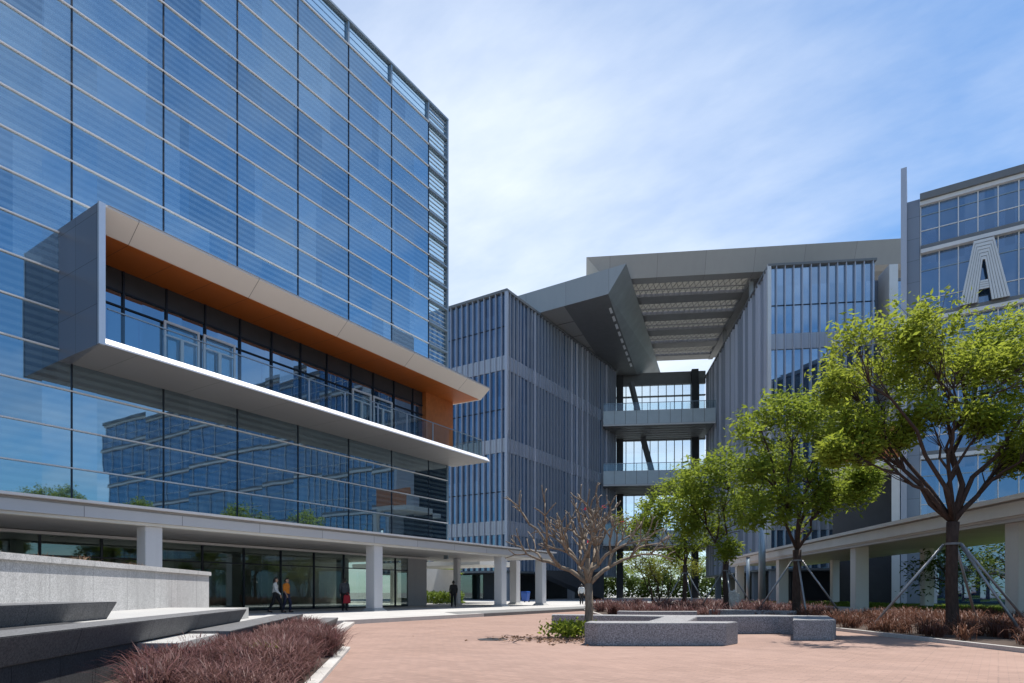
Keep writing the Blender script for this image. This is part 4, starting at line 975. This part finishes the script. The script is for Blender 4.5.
def person(label, px, d, z, face, pose, top, bottom, H=1.68, sleeves=True, hair='short', bag=None, cat='person'):
    """face: heading in degrees, 0 = towards +right of the viewpoint, 90 = away"""
    c = Vector(C(math.cos(math.radians(face)), math.sin(math.radians(face)))); rot = math.atan2(c.y, c.x)
    t = thing('person', label, cat, (*at(px, d), z), rot, 'people under the colonnade')
    k = H/1.7
    def S(*p): return tuple(v*k for v in p)
    hipz, shz = .90, 1.40
    legs = {'walk': ((.30, .04), (-.30, .04)), 'stand': ((.03, .0), (-.02, .0)), 'step': ((.14, .0), (-.16, .03))}[pose]
    body = []; tro = []; arms_c = []
    for s, (fx, lift) in zip((1, -1), legs):
        hip = (0, .09*s, hipz); back = fx < -.1
        knee = (fx*.5+(.09 if not back else .04), .095*s, .48); ank = (fx, .1*s, .08+(.05 if back else 0))
        toe = (fx+.15, .11*s, .035+(.01 if back else 0))
        body += [(S(*hip), S(*knee), .082*k, .055*k), (S(*knee), S(*ank), .055*k, .036*k), (S(*ank), S(*toe), .038*k, .028*k)]
        tro += [(S(*hip), S(*knee), .10*k, .075*k), (S(*knee), S(ank[0], ank[1], ank[2]+.03), .075*k, .062*k)]
        sa = (-.02, .185*s, shz-.03); sw = -fx*.75
        el = (sw*.45-.04, .235*s, 1.11); wr = (sw*.9+.06, .225*s, .88)
        body += [(S(*sa), S(*el), .048*k, .038*k), (S(*el), S(*wr), .038*k, .026*k)]
        pal = (wr[0]+.02, wr[1]-.01*s, wr[2]-.075)
        body.append((S(*wr), S(*pal), .026*k, .034*k))
        for j, ln in enumerate((.062, .075, .07, .052)):
            b0 = (pal[0]-.026+.018*j, pal[1], pal[2]-.02); b1 = (b0[0]+.006, b0[1]-.006*s, b0[2]-ln*.55); b2 = (b1[0]+.012, b1[1]-.016*s, b1[2]-ln*.5)
            body += [(S(*b0), S(*b1), .010*k, .009*k), (S(*b1), S(*b2), .009*k, .007*k)]
        th0 = (wr[0]+.035, wr[1]-.005*s, wr[2]-.03); th1 = (th0[0]+.035, th0[1]-.01*s, th0[2]-.045)
        body.append((S(*th0), S(*th1), .012*k, .009*k))
        arms_c.append((S(*sa), S(*el), .066*k, .056*k))
        if sleeves: arms_c.append((S(*el), S(wr[0], wr[1], wr[2]+.03), .055*k, .042*k))
    body += [(S(0, 0, .93), S(0, 0, 1.15), .125*k, .115*k), (S(0, .05, .93), S(0, -.05, .93), .12*k, .12*k), (S(0, .07, 1.30), S(0, -.07, 1.30), .105*k, .105*k),
             (S(-.01, .12, 1.40), S(-.01, -.12, 1.40), .062*k, .062*k), (S(0, 0, 1.36), S(.02, 0, 1.52), .062*k, .052*k),
             (S(.03, 0, 1.55), S(.03, 0, 1.62), .072*k, .086*k), (S(.05, 0, 1.53), S(.06, 0, 1.58), .055*k, .06*k),
             (S(.115, 0, 1.585), S(.135, 0, 1.565), .013*k, .015*k), (S(.03, .085, 1.58), S(.025, .09, 1.60), .018*k, .02*k), (S(.03, -.085, 1.58), S(.025, -.09, 1.60), .018*k, .02*k)]
    blob('body', body, M['skin'], t, .008, None)
    blob('trousers', tro+[(S(0, .06, .93), S(0, -.06, .93), .135*k, .135*k), (S(0, .05, .99), S(0, -.05, .99), .128*k, .128*k)], M[bottom], t, .012, None)
    blob('shirt', arms_c+[(S(0, .04, .97), S(0, .04, 1.15), .14*k, .13*k), (S(0, -.04, .97), S(0, -.04, 1.15), .14*k, .13*k), (S(0, .08, 1.28), S(0, -.08, 1.28), .122*k, .122*k), (S(-.01, .13, 1.39), S(-.01, -.13, 1.39), .078*k, .078*k), (S(0, 0, 1.4), S(.01, 0, 1.455), .075*k, .062*k)], M[top], t, .012, None)
    hc = [(S(.0, 0, 1.61), S(.03, 0, 1.655), .092*k, .078*k), (S(-.03, .03, 1.58), S(-.03, -.03, 1.58), .07*k, .07*k)]
    if hair == 'long': hc += [(S(-.05, .03, 1.58), S(-.075, .03, 1.38), .06*k, .04*k), (S(-.05, -.03, 1.58), S(-.075, -.03, 1.38), .06*k, .04*k)]
    blob('hair', hc, M['hair'], t, .01, None)
    shoes = [(S(fx-.02, .1*s, .045+(.05 if fx < -.1 else 0)), S(fx+.16, .11*s, .035+(.01 if fx < -.1 else 0)), .045*k, .036*k) for s, (fx, _) in zip((1, -1), legs)]
    blob('shoe', shoes[:1], M['cloth_black'], t, .01, None); blob('shoe', shoes[1:], M['cloth_black'], t, .01, None)
    e = MB()
    for s in (-1, 1): e.tube([S(.112, .032*s, 1.607), S(.119, .032*s, 1.607)], .011*k, 8)
    for o_ in (e,):
        ww = wmat(t); o_.v = [tuple(ww@Vector(p)) for p in o_.v]
    e.build('eyes', M['hair'], t)
    return t
ppl = [('person in white shirt and black trousers striding under the colonnade', 275.5, 30.2, .15, 10, 'walk', 'cloth_white', 'cloth_black', 1.68, True, 'long'),
       ('person in orange top and dark jeans beside the one in white', 286.5, 30.9, .15, -15, 'step', 'cloth_orange', 'cloth_navy', 1.66, False, 'short'),
       ('person in grey top standing by the lobby glass with a red bag', 344.5, 33.5, .15, 95, 'stand', 'cloth_grey', 'cloth_black', 1.72, True, 'short'),
       ('person dressed all in black walking past the end of the lobby', 453.5, 42.0, .15, 100, 'step', 'cloth_black', 'cloth_black', 1.74, True, 'short'),
       ('person in white top half hidden behind the frangipani trunk', 581.5, 50.0, .15, 80, 'step', 'cloth_white', 'cloth_black', 1.62, True, 'short')]
for a in ppl: person(*a)
bx_, by_ = at(347, 33.4); bg = thing('bag', 'red tote bag held by the person in grey', 'bag', (bx_, by_, .6))
cx_ = lambda u, v: (bx_+u*CT-v*ST, by_+u*ST+v*CT)
MB().prism([cx_(-.15, -.07), cx_(.15, -.07), cx_(.15, .07), cx_(-.15, .07)], .55, .98, [cx_(-.19, -.08), cx_(.19, -.08), cx_(.19, .08), cx_(-.19, .08)]).build('bag_body', M['red'], bg, bevel=.02)
MB().tube([(*cx_(-.1, 0), .97), (*cx_(-.07, 0), 1.1), (*cx_(.07, 0), 1.1), (*cx_(.1, 0), .97)], .012, 6).build('bag_handle', M['red'], bg)

# ---------- sky, sun, camera ----------
EL = math.radians(69); sc = Vector(C(.92, 1)).normalized()
sun_dir = Vector((sc.x*math.cos(EL), sc.y*math.cos(EL), math.sin(EL)))
sl = bpy.data.lights.new('sun', 'SUN'); sl.energy = 4.2; sl.angle = math.radians(.53); sl.color = (1, .95, .88)
so = bpy.data.objects.new('sun', sl); COL.objects.link(so); so.rotation_euler = sun_dir.to_track_quat('Z', 'Y').to_euler()
wd = bpy.data.worlds.new('World'); SC.world = wd; wd.use_nodes = True; nt = wd.node_tree; nt.nodes.clear()
class W_(N):
    def __init__(s): s.t = nt
w = W_()
sky = w.n('ShaderNodeTexSky'); sky.sky_type = 'NISHITA'; sky.sun_disc = False; sky.sun_elevation = EL; sky.sun_rotation = math.atan2(sc.x, sc.y)
sky.air_density = 1.0; sky.dust_density = .3; sky.ozone_density = 1.2
tc = w.n('ShaderNodeTexCoord').outputs['Generated']
sep = w.n('ShaderNodeSeparateXYZ'); w.l(tc, sep.inputs[0])
# thin cloud sheet: project directions on a high plane
zc = w.math('MAXIMUM', w.math('ADD', sep.outputs[2], .12), .05)
cb = w.n('ShaderNodeCombineXYZ'); w.l(w.math('DIVIDE', sep.outputs[0], zc), cb.inputs[0]); w.l(w.math('DIVIDE', sep.outputs[1], zc), cb.inputs[1])
mp = w.n('ShaderNodeMapping'); mp.inputs['Rotation'].default_value = (0, 0, math.radians(20)); mp.inputs['Scale'].default_value = (.8, 1.5, 1); mp.inputs['Location'].default_value = (.35, .1, 0)
w.l(cb.outputs[0], mp.inputs[0])
n1 = w.noise(mp.outputs[0], .9, 7, .56); n2 = w.noise(mp.outputs[0], 3.0, 6, .6)
# the bank of cloud lies low ahead, left of the middle blocks
bd = Vector((*C(-.06, 1), .36)).normalized()
dt = w.n('ShaderNodeVectorMath'); dt.operation = 'DOT_PRODUCT'; w.l(tc, dt.inputs[0]); dt.inputs[1].default_value = bd
bank = w.ramp(dt.outputs['Value'], .80, 1.0)
m = w.math('ADD', w.math('MULTIPLY', n1, .75), w.math('MULTIPLY', n2, .25))
m = w.math('ADD', m, w.math('MULTIPLY', bank, .34))
m = w.ramp(m, .44, .95)
tint = w.n('ShaderNodeMix'); tint.data_type = 'RGBA'; tint.blend_type = 'MULTIPLY'; tint.inputs[0].default_value = 1.
w.l(sky.outputs[0], tint.inputs[6]); tint.inputs[7].default_value = (.44, .66, .82, 1)
col = w.mix(m, tint.outputs[2], (5.3, 5.7, 6.2))
bg_ = w.n('ShaderNodeBackground'); bg_.inputs[1].default_value = .12; w.l(col, bg_.inputs[0])
wo = w.n('ShaderNodeOutputWorld'); w.l(bg_.outputs[0], wo.inputs[0])

cam = bpy.data.cameras.new('camera'); co = bpy.data.objects.new('camera', cam); COL.objects.link(co)
co.location = (0, 0, EYE); co.rotation_euler = (math.radians(90), 0, TH)
cam.sensor_width = 36; cam.lens = 36*F/1024; cam.shift_y = (HY-341.5)/1024; cam.clip_start = .05; cam.clip_end = 3000
SC.camera = co
SC.view_settings.view_transform = 'Standard'; SC.view_settings.look = 'None'; SC.view_settings.exposure = .74; SC.view_settings.gamma = 1
SC.view_settings.use_curve_mapping = False
SC.render.resolution_x = 1024; SC.render.resolution_y = 683
